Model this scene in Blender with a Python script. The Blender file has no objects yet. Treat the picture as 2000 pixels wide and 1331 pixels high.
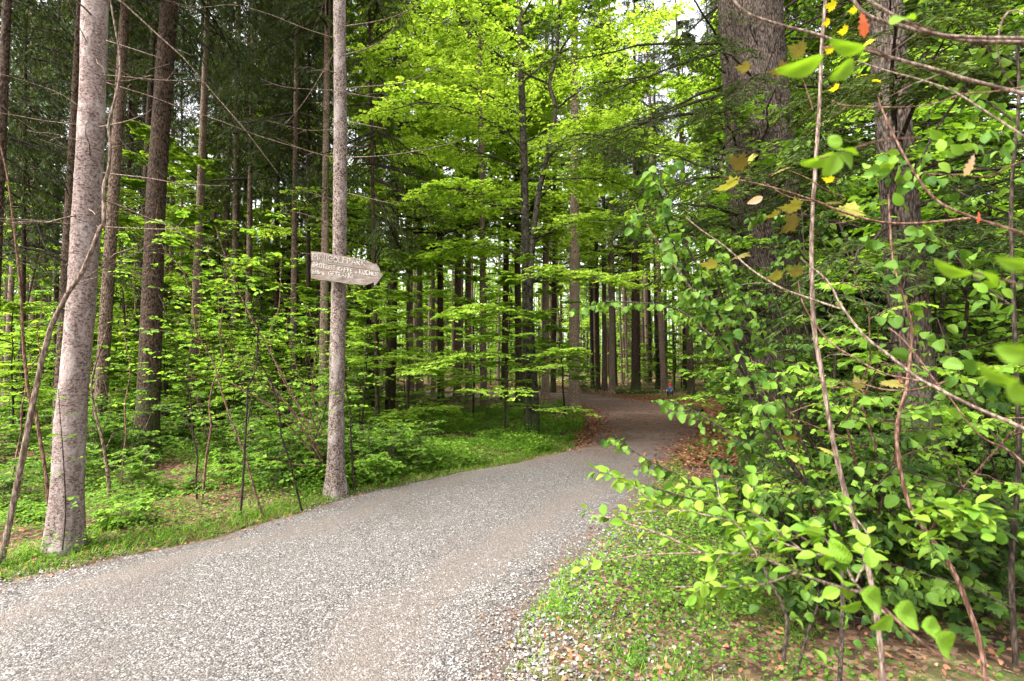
import bpy, math, random
import numpy as np
from mathutils import Vector
rng = np.random.default_rng(11); random.seed(11)
R = math.radians
scene = bpy.context.scene
COL = scene.collection

# ------------------------------------------------------------------ camera
CAM_H = 1.6; F = 1000.0; PITCH = math.atan(46.5/1000)
cd = bpy.data.cameras.new('camera'); cam = bpy.data.objects.new('camera', cd); COL.objects.link(cam)
cam.location = (0, 0, CAM_H); cam.rotation_euler = (R(90)+PITCH, 0, 0)
cd.sensor_width = 36; cd.lens = 18; cd.clip_start = 0.05; cd.clip_end = 2000
cd.dof.use_dof = True; cd.dof.focus_distance = 6.0; cd.dof.aperture_fstop = 2.8
scene.camera = cam
scene.view_settings.view_transform = 'Standard'; scene.view_settings.look = 'None'
scene.view_settings.exposure = 2.65; scene.view_settings.gamma = 1.0
scene.cycles.max_bounces = 10; scene.cycles.diffuse_bounces = 7; scene.cycles.transmission_bounces = 8
scene.cycles.glossy_bounces = 2; scene.cycles.use_denoising = True

# ------------------------------------------------------------------ sky and sun
SUN_AZ = R(-118)      # measured from +Y toward +X: sun stands to the left, a little behind the viewer
SUN_EL = R(56)
world = bpy.data.worlds.new('World'); scene.world = world; world.use_nodes = True
nt = world.node_tree; bg = nt.nodes['Background']
sky = nt.nodes.new('ShaderNodeTexSky'); sky.sky_type = 'NISHITA'; sky.sun_disc = False
sky.sun_elevation = SUN_EL; sky.sun_rotation = SUN_AZ
sky.dust_density = 4.0; sky.air_density = 1.2; sky.ozone_density = 1.0
hs = nt.nodes.new('ShaderNodeHueSaturation'); hs.inputs['Saturation'].default_value = 0.12
nt.links.new(sky.outputs[0], hs.inputs['Color']); nt.links.new(hs.outputs[0], bg.inputs['Color'])
bg.inputs['Strength'].default_value = 0.15
sl = bpy.data.lights.new('sun', 'SUN'); sl.energy = 1.8; sl.angle = R(24); sl.color = (1, 0.95, 0.86)
sun = bpy.data.objects.new('sun', sl); COL.objects.link(sun)
sdir = Vector((math.sin(SUN_AZ)*math.cos(SUN_EL), math.cos(SUN_AZ)*math.cos(SUN_EL), math.sin(SUN_EL)))
sun.rotation_euler = sdir.to_track_quat('Z', 'Y').to_euler()

# ------------------------------------------------------------------ pixel (2000 px wide photo) to world
cp, sp = math.cos(PITCH), math.sin(PITCH)
def P(px, py, d):
    u = (px-1000)/F; v = (665.5-py)/F
    ry = cp-sp*v; rz = sp+cp*v; k = d/ry
    return np.array([u*k, d, CAM_H+rz*k])
def G(px, py):
    u = (px-1000)/F; v = (665.5-py)/F
    ry = cp-sp*v; rz = sp+cp*v; k = -CAM_H/rz
    return np.array([u*k, ry*k])
def pix(p):
    q = np.asarray(p, float)-np.array([0, 0, CAM_H])
    f = q[..., 1]*cp+q[..., 2]*sp; up = -q[..., 1]*sp+q[..., 2]*cp
    return 1000+q[..., 0]/f*F, 665.5-up/f*F, f

# ------------------------------------------------------------------ mesh builder
class MB:
    def __init__(s): s.v = []; s.f = []; s.c = []; s.a = []; s.m = []; s.n = 0
    def add(s, v, f, a=0.5, m=0):          # v (n,3); f (k,q) same size faces
        v = np.asarray(v, np.float32); f = np.asarray(f, np.int64)
        if not len(f): return
        s.v.append(v); s.f.append((f+s.n).ravel()); s.c.append(np.full(len(f), f.shape[1]))
        s.a.append(np.broadcast_to(np.asarray(a, np.float32), (len(f),)).copy()); s.m.append(np.full(len(f), m)); s.n += len(v)
    def mesh(s, name, mats, smooth=False):
        me = bpy.data.meshes.new(name)
        v = np.concatenate(s.v); f = np.concatenate(s.f).astype(np.int32); c = np.concatenate(s.c).astype(np.int32)
        me.vertices.add(len(v)); me.vertices.foreach_set('co', v.ravel())
        me.loops.add(len(f)); me.loops.foreach_set('vertex_index', f)
        st = np.concatenate([[0], np.cumsum(c)[:-1]]).astype(np.int32)
        me.polygons.add(len(c)); me.polygons.foreach_set('loop_start', st)
        for m in mats: me.materials.append(m)
        me.polygons.foreach_set('material_index', np.concatenate(s.m).astype(np.int32))
        me.polygons.foreach_set('use_smooth', np.full(len(c), smooth))
        at = me.attributes.new('v', 'FLOAT', 'FACE'); at.data.foreach_set('value', np.concatenate(s.a))
        me.update(calc_edges=True)
        return me
def obj(name, me, parent=None, loc=None):
    o = bpy.data.objects.new(name, me); COL.objects.link(o)
    if parent is not None: o.parent = parent
    if loc is not None: o.location = loc
    return o
def tag(o, label=None, cat=None, group=None, kind=None):
    for k, x in (('label', label), ('category', cat), ('group', group), ('kind', kind)):
        if x: o[k] = x
    return o
def empty(name, loc, label, cat, group=None):
    o = bpy.data.objects.new(name, None); COL.objects.link(o); o.location = loc; o.empty_display_size = 0.2
    return tag(o, label, cat, group)
def nrmz(a): return a/np.maximum(np.linalg.norm(a, axis=-1, keepdims=True), 1e-9)

def tubes(mb, Pn, Rn, sides=5, a=0.5, m=0, rough=0.0):
    Pn = np.asarray(Pn, float)
    if Pn.ndim == 2: Pn = Pn[None]
    N, K, _ = Pn.shape
    Rn = np.broadcast_to(np.asarray(Rn, float), (N, K))
    T = np.gradient(Pn, axis=1); T = nrmz(T)
    mean = nrmz(Pn[:, -1]-Pn[:, 0])
    ref = np.where(np.abs(mean[:, 2:3]) > 0.7, np.array([[1., 0, 0]]), np.array([[0, 0, 1.]]))[:, None, :]
    A = nrmz(np.cross(T, np.broadcast_to(ref, T.shape))); B = np.cross(T, A)
    th = np.linspace(0, 2*math.pi, sides, endpoint=False)
    rad = Rn[:, :, None]
    if rough: rad = rad*(1+rough*rng.standard_normal((N, K, sides)))
    else: rad = np.broadcast_to(rad, (N, K, sides))
    V = Pn[:, :, None, :]+rad[..., None]*(A[:, :, None, :]*np.cos(th)[:, None]+B[:, :, None, :]*np.sin(th)[:, None])
    V = V.reshape(-1, 3)
    i = np.arange(N)[:, None, None]*K*sides; k = np.arange(K-1)[None, :, None]*sides; s = np.arange(sides)[None, None, :]; s2 = (s+1) % sides
    q = np.stack([i+k+s, i+k+s2, i+k+sides+s2, i+k+sides+s], -1).reshape(-1, 4)
    mb.add(V, q, a, m)

# leaf templates: (verts, list of faces of equal size)
def tpl_kite(w=0.36, c=0.10): return np.array([[0, 0, 0], [w, .45, c], [0, 1, 0], [-w, .45, c]]), np.array([[0, 1, 2], [0, 2, 3]])
def tpl_oval(w=0.33, fold=0.10, bend=0.18, serr=0.0, tip=1.0):
    ys = [0, .12, .32, .55, .78, .93]; ws = [0.02, .62, .96, 1, .62, .25]
    rib = [(0, y, -bend*y*y) for y in ys]+[(0, tip, -bend*tip)]
    v = list(rib)
    L = [(-w*a, y+.02, fold*a-bend*y*y) for y, a in zip(ys[1:], ws[1:])]
    Rr = [(w*a, y+.02, fold*a-bend*y*y) for y, a in zip(ys[1:], ws[1:])]
    v += L+Rr; f = []
    f.append([0, 1, 7, 7]); f.append([0, 12, 1, 1])
    for i in range(4):
        f.append([1+i, 2+i, 8+i, 7+i]); f.append([1+i, 12+i, 13+i, 2+i])
    f.append([5, 6, 11, 11]); f.append([5, 16, 6, 6])
    return np.array(v), f
def split_tpl(t):
    v, f = t; tri = [x[:3] for x in f if len(set(x)) == 3]; quad = [x for x in f if len(set(x)) == 4]
    return v, np.array(tri), np.array(quad)
def fan(outline, z=0.0, bend=0.15):
    o = np.array(outline, float); n = len(o)
    v = np.zeros((n+1, 3)); v[1:, :2] = o; v[0] = (0, .42, 0)
    r = np.hypot(v[:, 0], v[:, 1]-.4); v[:, 2] = -bend*r*r+z
    return v, np.array([[0, 1+i, 1+(i+1) % n] for i in range(n)])
def tpl_pleat(w=.36, fold=.12, bend=.25, nl=18, na=4, pleat=.012):
    v = []; ys = np.linspace(0, 1, nl)
    for i, y in enumerate(ys):
        hw = w*(math.sin(math.pi*min(1, y*.93+.03)**.85))**.8*(1 if i % 2 else .95) if 0 < i < nl-1 else (.01 if i == 0 else .0)
        for a in np.linspace(-1, 1, 2*na+1):
            v.append((hw*a, y+.10*abs(a)*hw*1.2, fold*abs(a)**1.3*hw/w-bend*y*y+pleat*math.sin(14*math.pi*(y-.25*abs(a)))*min(1, abs(a)*3)+.02*math.sin(9*y+3*a)))
    k = 2*na+1; f = [[i*k+j, i*k+j+1, (i+1)*k+j+1, (i+1)*k+j] for i in range(nl-1) for j in range(k-1)]
    return np.array(v), np.array(f)
PLEATM = tpl_pleat(.38, .16, .38, 9, 2, .022); PLEATL = tpl_pleat(.30, .12, .45, 9, 2, .02); PLEATH = tpl_pleat(.44, .16, .38, 13, 3, .022); PLEAT = tpl_pleat(); PLEATN = tpl_pleat(.27, .10, .4)
MAPLE = fan([(0, 0), (.06, .10), (.28, .02), (.24, .14), (.42, .16), (.34, .26), (.60, .42), (.40, .44), (.42, .56), (.28, .50), (.22, .60), (.24, .74), (.12, .74), (0, 1),
             (-.12, .74), (-.24, .74), (-.22, .60), (-.28, .50), (-.42, .56), (-.40, .44), (-.60, .42), (-.34, .26), (-.42, .16), (-.24, .14), (-.28, .02), (-.06, .10)], bend=.35)
OAK = fan([(0, 0), (.06, .12), (.16, .16), (.12, .28), (.26, .36), (.16, .46), (.34, .58), (.2, .66), (.26, .8), (.12, .86), (0, 1), (-.12, .86), (-.26, .8), (-.2, .66), (-.34, .58), (-.16, .46), (-.26, .36), (-.12, .28), (-.16, .16), (-.06, .12)], bend=.3)
HAZEL = fan([(0, 0), (.20, .04), (.36, .18), (.42, .38), (.41, .56), (.33, .70), (.26, .74), (.20, .84), (.08, .88), (0, 1.02), (-.08, .88), (-.20, .84), (-.26, .74), (-.33, .70), (-.41, .56), (-.42, .38), (-.36, .18), (-.20, .04)], bend=.30)
HEX = (np.array([[0, 0, 0], [.30, .25, .06], [.32, .65, .06], [0, 1, -.06], [-.32, .65, .06], [-.30, .25, .06]]), np.array([[0, 1, 2, 3], [0, 3, 4, 5]]))
KITE = tpl_kite(); KITE_N = tpl_kite(0.10, 0.02); KITE_W = tpl_kite(0.45, 0.06); OVAL = split_tpl(tpl_oval()); OVALN = split_tpl(tpl_oval(0.25, .07, .3))

def leaves(mb, pos, dirn, nrm, size, tpl, a=None, m=0):
    pos = np.asarray(pos, float).reshape(-1, 3); N = len(pos)
    if N == 0: return
    dirn = nrmz(np.asarray(dirn, float).reshape(-1, 3)); nrm = np.asarray(nrm, float).reshape(-1, 3)
    side = nrmz(np.cross(dirn, nrm)); nn = np.cross(side, dirn)
    size = np.broadcast_to(np.asarray(size, float), (N,))[:, None, None]
    tv = tpl[0]; n = len(tv)
    V = pos[:, None, :]+size*(tv[None, :, 0:1]*side[:, None]+tv[None, :, 1:2]*dirn[:, None]+tv[None, :, 2:3]*nn[:, None])
    if a is None: a = np.clip(rng.normal(.5, .2, N), 0, 1)
    a = np.broadcast_to(np.asarray(a, float), (N,))
    off = (np.arange(N)*n)[:, None, None]; base = mb.n; first = True
    for f in tpl[1:]:
        if not len(f): continue
        q = (off+f[None]).reshape(-1, f.shape[1])
        if first: mb.add(V.reshape(-1, 3), q, np.repeat(a, len(f)), m); first = False
        else:
            mb.f.append((q+base).ravel()); mb.c.append(np.full(len(q), q.shape[1])); mb.a.append(np.repeat(a, len(f)).astype(np.float32)); mb.m.append(np.full(len(q), m))

def interp(Pn, t):
    N, K, _ = Pn.shape; x = np.clip(t, 0, 1)*(K-1); i = np.clip(np.floor(x).astype(int), 0, K-2); f = (x-i)[..., None]
    r = np.arange(N)[:, None]; A = Pn[r, i]; B = Pn[r, i+1]
    return A*(1-f)+B*f, nrmz(B-A)
def curve(S, D, L, droop, K=4, wig=0.03):
    s = np.linspace(0, 1, K)[None, :, None]; L = np.asarray(L)[:, None, None]
    C = S[:, None]+D[:, None]*L*s
    C[:, :, 2] += -(np.asarray(droop).reshape(-1, 1) if np.ndim(droop) else droop)*L[:, :, 0]*(s[..., 0]**2)
    C[:, 1:] += rng.standard_normal(C[:, 1:].shape)*wig*L*s[:, 1:]
    return C
def shoots(Pn, m, t0, t1, L, mode='plane', ang=0.8, elev=(0, .6), flat=0.35, droop=0.1, K=4, wig=0.04, fall=0.6):
    N = Pn.shape[0]
    t = t0+(t1-t0)*(np.arange(m)[None]+rng.random((N, m)))/m
    S, T = interp(Pn, t)
    if mode == 'plane':
        h = T.copy(); h[..., 2] = 0
        side = nrmz(np.cross(T, np.array([0, 0, 1.])))
        sg = np.where(np.arange(m) % 2 == 0, 1, -1)[None, :, None]
        an = (ang*(1+.25*rng.standard_normal((N, m))))[..., None]
        D = T*np.cos(an)+side*sg*np.sin(an); D[..., 2] *= flat; D[..., 2] += .06*rng.standard_normal((N, m))
    else:
        az = rng.random((N, m))*2*math.pi; el = elev[0]+(elev[1]-elev[0])*rng.random((N, m))
        D = np.stack([np.cos(az)*np.cos(el), np.sin(az)*np.cos(el), np.sin(el)], -1)
    D = nrmz(D)
    L = np.broadcast_to(np.asarray(L, float).reshape(-1, 1) if np.ndim(L) else L, (N, m))*(1-fall*(t-t0)/max(t1-t0, 1e-6))*(.7+.6*rng.random((N, m)))
    L = L.reshape(-1)
    return curve(S.reshape(-1, 3), D.reshape(-1, 3), L, droop, K, wig), L
def leaf_on(mb, Pn, m, t0, t1, size, tpl, ang=0.9, nj=0.35, hang=0.1, m_i=0, sv=0.36, abase=0.5, asd=0.2, up=(0, 0, 1)):
    N = Pn.shape[0]
    t = t0+(t1-t0)*(np.arange(m)[None]+rng.random((N, m)))/m
    S, T = interp(Pn, t); side = nrmz(np.cross(T, np.array([0, 0, 1.]))+1e-4)
    sg = np.where(np.arange(m) % 2 == 0, 1, -1)[None, :, None]
    an = (ang*(1+.3*rng.standard_normal((N, m))))[..., None]
    D = T*np.cos(an)+side*sg*np.sin(an); D[..., 2] -= hang*(.5+rng.random((N, m)))
    n = np.array(up)+nj*rng.standard_normal((N, m, 3))
    sz = size*(1+sv*rng.standard_normal((N, m)).clip(-2, 2))
    br = (abase+.12*rng.standard_normal((N, 1))+asd*rng.standard_normal((N, m))).clip(0, 1)
    leaves(mb, S.reshape(-1, 3), D.reshape(-1, 3), n.reshape(-1, 3), sz.reshape(-1), tpl, br.reshape(-1), m_i)
def taper(N, K, r0, r1): return np.linspace(1, 0, K)[None]*(np.broadcast_to(r0, (N,))[:, None])+np.linspace(0, 1, K)[None]*r1

# ------------------------------------------------------------------ materials
def new_mat(name):
    m = bpy.data.materials.new(name); m.use_nodes = True; n = m.node_tree
    for x in list(n.nodes): n.nodes.remove(x)
    out = n.nodes.new('ShaderNodeOutputMaterial'); return m, n, out
def ramp(n, pts, src=None):
    r = n.nodes.new('ShaderNodeValToRGB'); e = r.color_ramp.elements
    while len(e) > 1: e.remove(e[-1])
    e[0].position = pts[0][0]; e[0].color = (*pts[0][1], 1)
    for p, c in pts[1:]: x = e.new(p); x.color = (*c, 1)
    if src is not None: n.links.new(src, r.inputs[0])
    return r
def mixc(n, fac, a, b, mode='MIX'):
    x = n.nodes.new('ShaderNodeMix'); x.data_type = 'RGBA'; x.blend_type = mode
    for v, i in ((fac, 0), (a, 6), (b, 7)):
        if isinstance(v, (int, float)): x.inputs[i].default_value = v
        elif isinstance(v, tuple): x.inputs[i].default_value = (*v, 1)
        else: n.links.new(v, x.inputs[i])
    return x.outputs[2]
def math_n(n, op, a, b=None):
    x = n.nodes.new('ShaderNodeMath'); x.operation = op
    for v, i in ((a, 0), (b, 1)):
        if v is None: continue
        if isinstance(v, (int, float)): x.inputs[i].default_value = v
        else: n.links.new(v, x.inputs[i])
    return x.outputs[0]
def noise(n, vec, scale, detail=4, rough=0.55, dist=0):
    x = n.nodes.new('ShaderNodeTexNoise'); x.inputs['Scale'].default_value = scale; x.inputs['Detail'].default_value = detail
    x.inputs['Roughness'].default_value = rough; x.inputs['Distortion'].default_value = dist
    if vec is not None: n.links.new(vec, x.inputs['Vector'])
    return x.outputs['Fac']
def voro(n, vec, scale, feature='F1', out='Distance', rnd=1.0):
    x = n.nodes.new('ShaderNodeTexVoronoi'); x.feature = feature; x.inputs['Scale'].default_value = scale; x.inputs['Randomness'].default_value = rnd
    if vec is not None: n.links.new(vec, x.inputs['Vector'])
    return x.outputs[out]
def coords(n, scale=(1, 1, 1)):
    t = n.nodes.new('ShaderNodeTexCoord'); m = n.nodes.new('ShaderNodeMapping'); m.inputs['Scale'].default_value = scale
    n.links.new(t.outputs['Object'], m.inputs['Vector']); return m.outputs[0]
def bump(n, h, strength=0.5, dist=0.01):
    b = n.nodes.new('ShaderNodeBump'); b.inputs['Strength'].default_value = strength; b.inputs['Distance'].default_value = dist
    n.links.new(h, b.inputs['Height']); return b.outputs[0]
def prin(n, out, col, rough=0.85, nrm=None, spec=0.3):
    p = n.nodes.new('ShaderNodeBsdfPrincipled'); p.inputs['Roughness'].default_value = rough; p.inputs['Specular IOR Level'].default_value = spec
    if isinstance(col, tuple): p.inputs['Base Color'].default_value = (*col, 1)
    else: n.links.new(col, p.inputs['Base Color'])
    if nrm is not None: n.links.new(nrm, p.inputs['Normal'])
    n.links.new(p.outputs[0], out.inputs[0]); return p
def leaf_mat(name, cols, trans=0.45, tboost=(1.5, 1.35, .6), rough=0.45, spec=0.35):
    m, n, out = new_mat(name)
    at = n.nodes.new('ShaderNodeAttribute'); at.attribute_name = 'v'
    oi = n.nodes.new('ShaderNodeObjectInfo')
    v = math_n(n, 'ADD', at.outputs['Fac'], math_n(n, 'MULTIPLY', math_n(n, 'SUBTRACT', oi.outputs['Random'], .5), .25))
    k = len(cols); r = ramp(n, [(i/(k-1), c) for i, c in enumerate(cols)], v)
    p = n.nodes.new('ShaderNodeBsdfPrincipled'); n.links.new(r.outputs[0], p.inputs['Base Color'])
    p.inputs['Roughness'].default_value = rough; p.inputs['Specular IOR Level'].default_value = spec
    tr = n.nodes.new('ShaderNodeBsdfTranslucent'); tc = mixc(n, 1.0, r.outputs[0], tboost, 'MULTIPLY'); n.links.new(tc, tr.inputs[0])
    mx = n.nodes.new('ShaderNodeMixShader'); mx.inputs[0].default_value = trans
    n.links.new(p.outputs[0], mx.inputs[1]); n.links.new(tr.outputs[0], mx.inputs[2]); n.links.new(mx.outputs[0], out.inputs[0])
    return m
def bark_mat(name, dark, mid, light, lichen=0.0, licol=(.42, .40, .36), sc=1.0, vs=0.25, bs=0.7, moss=0.0, flake=False, crack=.45):
    m, n, out = new_mat(name)
    c = coords(n, (1, 1, vs)); c0 = coords(n)
    wn = n.nodes.new('ShaderNodeTexNoise'); wn.inputs['Scale'].default_value = 16*sc; wn.inputs['Detail'].default_value = 4; n.links.new(c, wn.inputs['Vector'])
    cw = mixc(n, .05/sc, c, wn.outputs['Color'], 'ADD')
    nz = noise(n, cw, 34*sc, 8, .72, .3); n2 = noise(n, c0, 2.2, 4, .6); n3 = noise(n, c0, 7, 5, .65)
    vo = voro(n, cw, 34*sc); vr = ramp(n, [(.25, (1, 1, 1)), (.75, (0, 0, 0))], vo).outputs[0]
    h = mixc(n, crack, nz, vr)
    h = mixc(n, .25, h, n3)
    col = ramp(n, [(.30, dark), (.48, mid), (.70, light)], h).outputs[0]
    if flake:
        f2 = noise(n, coords(n, (1, 1, 2.6)), 34, 5, .75, .2)
        fr = ramp(n, [(.42, (1, 1, 1)), (.47, (0, 0, 0))], f2)
        col = mixc(n, math_n(n, 'MULTIPLY', fr.outputs[0], .85), col, dark)
        h = mixc(n, .5, h, f2)
    if flake:
        pr_ = ramp(n, [(.50, (0, 0, 0)), (.58, (1, 1, 1))], noise(n, coords(n, (1, 1, .6)), 5.5, 6, .75, .6))
        col = mixc(n, math_n(n, 'MULTIPLY', pr_.outputs[0], .55), col, mixc(n, nz, mid, (.50, .45, .43)))
        h = mixc(n, .2, h, pr_.outputs[0])
    if lichen:
        ln = noise(n, c0, 9, 6, .7, .3); lr = ramp(n, [(.62-.30*lichen, (0, 0, 0)), (.70-.22*lichen, (1, 1, 1))], ln)
        col = mixc(n, math_n(n, 'MULTIPLY', lr.outputs[0], .45), col, mixc(n, nz, dark, licol))
    if moss:
        t = n.nodes.new('ShaderNodeSeparateXYZ'); n.links.new(c0, t.inputs[0])
        zz = math_n(n, 'SUBTRACT', math_n(n, 'ADD', n2, .25), math_n(n, 'MULTIPLY', t.outputs[2], .22))
        mr = ramp(n, [(.45, (0, 0, 0)), (.62, (1, 1, 1))], zz); col = mixc(n, math_n(n, 'MULTIPLY', mr.outputs[0], moss), col, (.035, .055, .012))
    big = mixc(n, n2, (.35, .35, .35), (1.65, 1.6, 1.55))
    col = mixc(n, .55, col, big, 'MULTIPLY')
    prin(n, out, col, .92, bump(n, h, bs, .03), .12); return m

M = {}
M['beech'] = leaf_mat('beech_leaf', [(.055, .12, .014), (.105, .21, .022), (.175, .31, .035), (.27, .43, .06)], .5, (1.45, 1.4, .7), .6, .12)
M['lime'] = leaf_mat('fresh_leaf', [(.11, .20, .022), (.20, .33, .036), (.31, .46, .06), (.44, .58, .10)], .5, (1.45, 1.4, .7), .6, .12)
M['bush'] = leaf_mat('bush_leaf', [(.035, .085, .010), (.070, .15, .015), (.125, .235, .024), (.21, .34, .045)], .45, (1.45, 1.4, .6), .6, .15)
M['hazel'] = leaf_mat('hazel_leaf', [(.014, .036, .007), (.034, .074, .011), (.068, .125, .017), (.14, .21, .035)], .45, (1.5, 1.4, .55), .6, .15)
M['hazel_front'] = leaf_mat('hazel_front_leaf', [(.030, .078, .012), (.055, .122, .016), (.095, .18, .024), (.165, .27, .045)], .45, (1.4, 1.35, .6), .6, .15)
M['near'] = leaf_mat('near_leaf', [(.045, .115, .010), (.080, .170, .014), (.125, .23, .020), (.19, .31, .035)], .40, (1.25, 1.25, .45), .55, .15)
M['needle'] = leaf_mat('needle', [(.013, .026, .006), (.026, .046, .009), (.048, .075, .012), (.085, .12, .018)], .2, (1.5, 1.4, .5), .6, .1)
M['grass'] = leaf_mat('grass_blade', [(.04, .12, .010), (.075, .19, .013), (.13, .27, .018), (.24, .30, .07)], .4, (1.5, 1.4, .5), .6, .15)
M['dead'] = leaf_mat('dead_leaf', [(.10, .035, .015), (.20, .08, .04), (.33, .16, .09), (.48, .29, .19)], .15, (1.2, 1, .8), .7, .2)
M['olive'] = leaf_mat('young_maple_leaf', [(.09, .07, .02), (.13, .11, .03), (.17, .155, .035), (.22, .22, .045)], .35, (1.2, 1.2, .6), .6, .1)
M['rust'] = leaf_mat('rust_leaf', [(.30, .05, .01), (.38, .07, .012), (.45, .10, .02), (.5, .14, .03)], .4, (1.3, .9, .6))
M['pale_dead'] = leaf_mat('pale_dry_leaf', [(.35, .20, .13), (.45, .28, .19), (.55, .38, .28), (.6, .45, .35)], .3)
M['bark_pale'] = bark_mat('bark_pale_spruce', (.018, .011, .009), (.20, .15, .135), (.36, .295, .275), 0, (.38, .33, .31), 1.6, .9, .9, 0, True, .12)
M['bark_sign'] = bark_mat('bark_flaky_spruce', (.018, .011, .009), (.16, .118, .10), (.34, .28, .25), 0, (.38, .33, .295), 2.0, .7, .9, 0, True, .35)
M['bark_dark'] = bark_mat('bark_dark_spruce', (.010, .0065, .0045), (.040, .026, .017), (.078, .053, .037), .3, (.12, .09, .07), 1.2, .5, .8, .5)
M['bark_brown'] = bark_mat('bark_brown_spruce', (.028, .018, .013), (.115, .078, .056), (.20, .145, .11), .35, (.22, .175, .145), 1.3, .5, .8)
M['bark_tan'] = bark_mat('bark_tan_spruce', (.045, .030, .021), (.165, .118, .084), (.26, .195, .15), .3, (.28, .23, .19), 1.4, .6, .6)
M['bark_grey'] = bark_mat('bark_furrowed_grey', (.010, .007, .005), (.052, .038, .030), (.12, .092, .076), .5, (.12, .105, .085), 1.7, .3, .7, .8, False, .5)
M['bark_beech'] = bark_mat('bark_beech', (.012, .010, .007), (.042, .036, .026), (.09, .078, .06), .5, (.20, .175, .15), .6, .7, .4, .7)
M['twig_dark'] = bark_mat('twig_dark', (.012, .009, .007), (.03, .022, .016), (.06, .045, .035), 0, sc=2)
M['twig_pale'] = bark_mat('twig_pale', (.06, .04, .03), (.14, .10, .078), (.24, .185, .15), 0, sc=2)
M['twig_red'] = bark_mat('twig_reddish', (.05, .024, .016), (.11, .058, .040), (.19, .12, .09), 0, sc=2)

# ------------------------------------------------------------------ the path outline on the ground
LE = [(-900, 1700), (-300, 1260), (0, 1128), (220, 1088), (450, 1036), (560, 1003), (700, 962), (860, 930), (1000, 905), (1080, 888), (1130, 868), (1150, 845), (1152, 822), (1138, 803), (1110, 790), (1050, 784), (1000, 782), (930, 779), (860, 775), (780, 771), (700, 768)]
RE = [(880, 1700), (1000, 1331), (1045, 1200), (1110, 1120), (1180, 1060), (1235, 1000), (1285, 940), (1325, 890), (1362, 860), (1390, 838), (1400, 815), (1370, 797), (1300, 785), (1230, 777), (1170, 771), (1100, 767), (1040, 765.5), (980, 764.5), (900, 763), (800, 761), (700, 759)]
def resample(pts, n):
    p = np.array(pts, float); s = np.concatenate([[0], np.cumsum(np.hypot(*np.diff(p, axis=0).T)+.3)]); s /= s[-1]
    t = np.linspace(0, 1, n)
    return np.stack([np.interp(t, s, p[:, 0]), np.interp(t, s, p[:, 1])], 1), s
def smooth(a, k=7):
    b = np.pad(a, ((k, k), (0, 0)), 'edge'); ker = np.ones(2*k+1)/(2*k+1)
    return np.stack([np.convolve(b[:, i], ker, 'valid') for i in range(2)], 1)
LW = np.array([G(*p) for p in LE]); RW = np.array([G(*p) for p in RE])
NS = 420
idx = np.linspace(0, len(LE)-1, NS)
LP = np.stack([np.interp(idx, np.arange(len(LE)), LW[:, i]) for i in range(2)], 1)
RP = np.stack([np.interp(idx, np.arange(len(RE)), RW[:, i]) for i in range(2)], 1)
LP = smooth(LP, 6); RP = smooth(RP, 6)
def wob(n, f): x = np.arange(n); return sum(np.sin(x*f*k+ph)/k for k, ph in ((1, .3), (2.3, 1.7), (5.1, 4.), (9.7, 2.2)))
LP += (wob(NS, .22)*.035)[:, None]*np.array([[-.5, .8]]); RP += (wob(NS, .27)*.05)[:, None]*np.array([[.8, .3]])
POLY = np.concatenate([LP[::6], RP[::-6]])
def path_sd(q):                       # signed distance to the path outline: negative inside
    q = np.asarray(q, float).reshape(-1, 2); out = np.empty(len(q))
    A = POLY; B = np.roll(POLY, -1, 0); AB = B-A; L2 = (AB**2).sum(1)+1e-9
    for i in range(0, len(q), 20000):
        c = q[i:i+20000][:, None]; t = np.clip(((c-A)*AB).sum(-1)/L2, 0, 1); d = np.sqrt((((A+AB*t[..., None])-c)**2).sum(-1)).min(1)
        y0 = A[:, 1] > c[..., 1]; y1 = B[:, 1] > c[..., 1]
        with np.errstate(divide='ignore', invalid='ignore'): xi = A[:, 0]+(c[..., 1]-A[:, 1])*AB[:, 0]/AB[:, 1]
        ins = ((y0 != y1) & (c[..., 0] < xi)).sum(1) % 2 == 1
        out[i:i+20000] = np.where(ins, -d, d)
    return out
def bumpy(x, y): return (np.sin(x*.9+1.3)*np.cos(y*.8)+.6*np.sin(x*2.1-y*1.7)+.35*np.sin(x*4.7+y*3.9)+.2*np.sin(9.1*x-7.3*y))
def ground_h(q, sd=None):
    q = np.asarray(q, float).reshape(-1, 2)
    if sd is None: sd = path_sd(q)
    k = np.clip((sd+.05)/.9, 0, 1); far = np.clip((q[:, 1]-9)/10, 0, 1)*.5
    edge = np.clip((sd+.08)/.16, 0, 1)
    return -.025+.030*edge+k*(.045*bumpy(q[:, 0], q[:, 1])+.03)*(1-far*.6)

# ground sheet
def axis(lims):
    out = []
    for a, b, s in lims: out.append(np.arange(a, b, s))
    return np.concatenate(out+[[lims[-1][1]]])
xs = axis([(-400, -60, 20), (-60, -20, 2), (-20, -8, .4), (-8, 8, .08), (8, 20, .4), (20, 60, 2), (60, 400, 20)])
ys = axis([(-60, -4, 4), (-4, 1.5, .3), (1.5, 13, .08), (13, 30, .25), (30, 70, 2), (70, 400, 20)])
X, Y = np.meshgrid(xs, ys); q = np.stack([X.ravel(), Y.ravel()], 1)
sd = np.full(len(q), 5.0); near = (np.abs(q[:, 0]) < 45) & (q[:, 1] < 45) & (q[:, 1] > -8); sd[near] = path_sd(q[near])
Z = ground_h(q, sd); V = np.column_stack([q, Z])
nx, ny = len(xs), len(ys); i = np.arange(ny-1)[:, None]*nx+np.arange(nx-1)[None]
mb = MB(); mb.add(V, np.stack([i, i+1, i+nx+1, i+nx], -1).reshape(-1, 4))
m, n, out = new_mat('forest_floor'); c = coords(n)
a1 = noise(n, c, 2.2, 5, .6); a2 = noise(n, c, 45, 5, .7, .4); v1 = voro(n, c, 28, out='Color')
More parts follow.
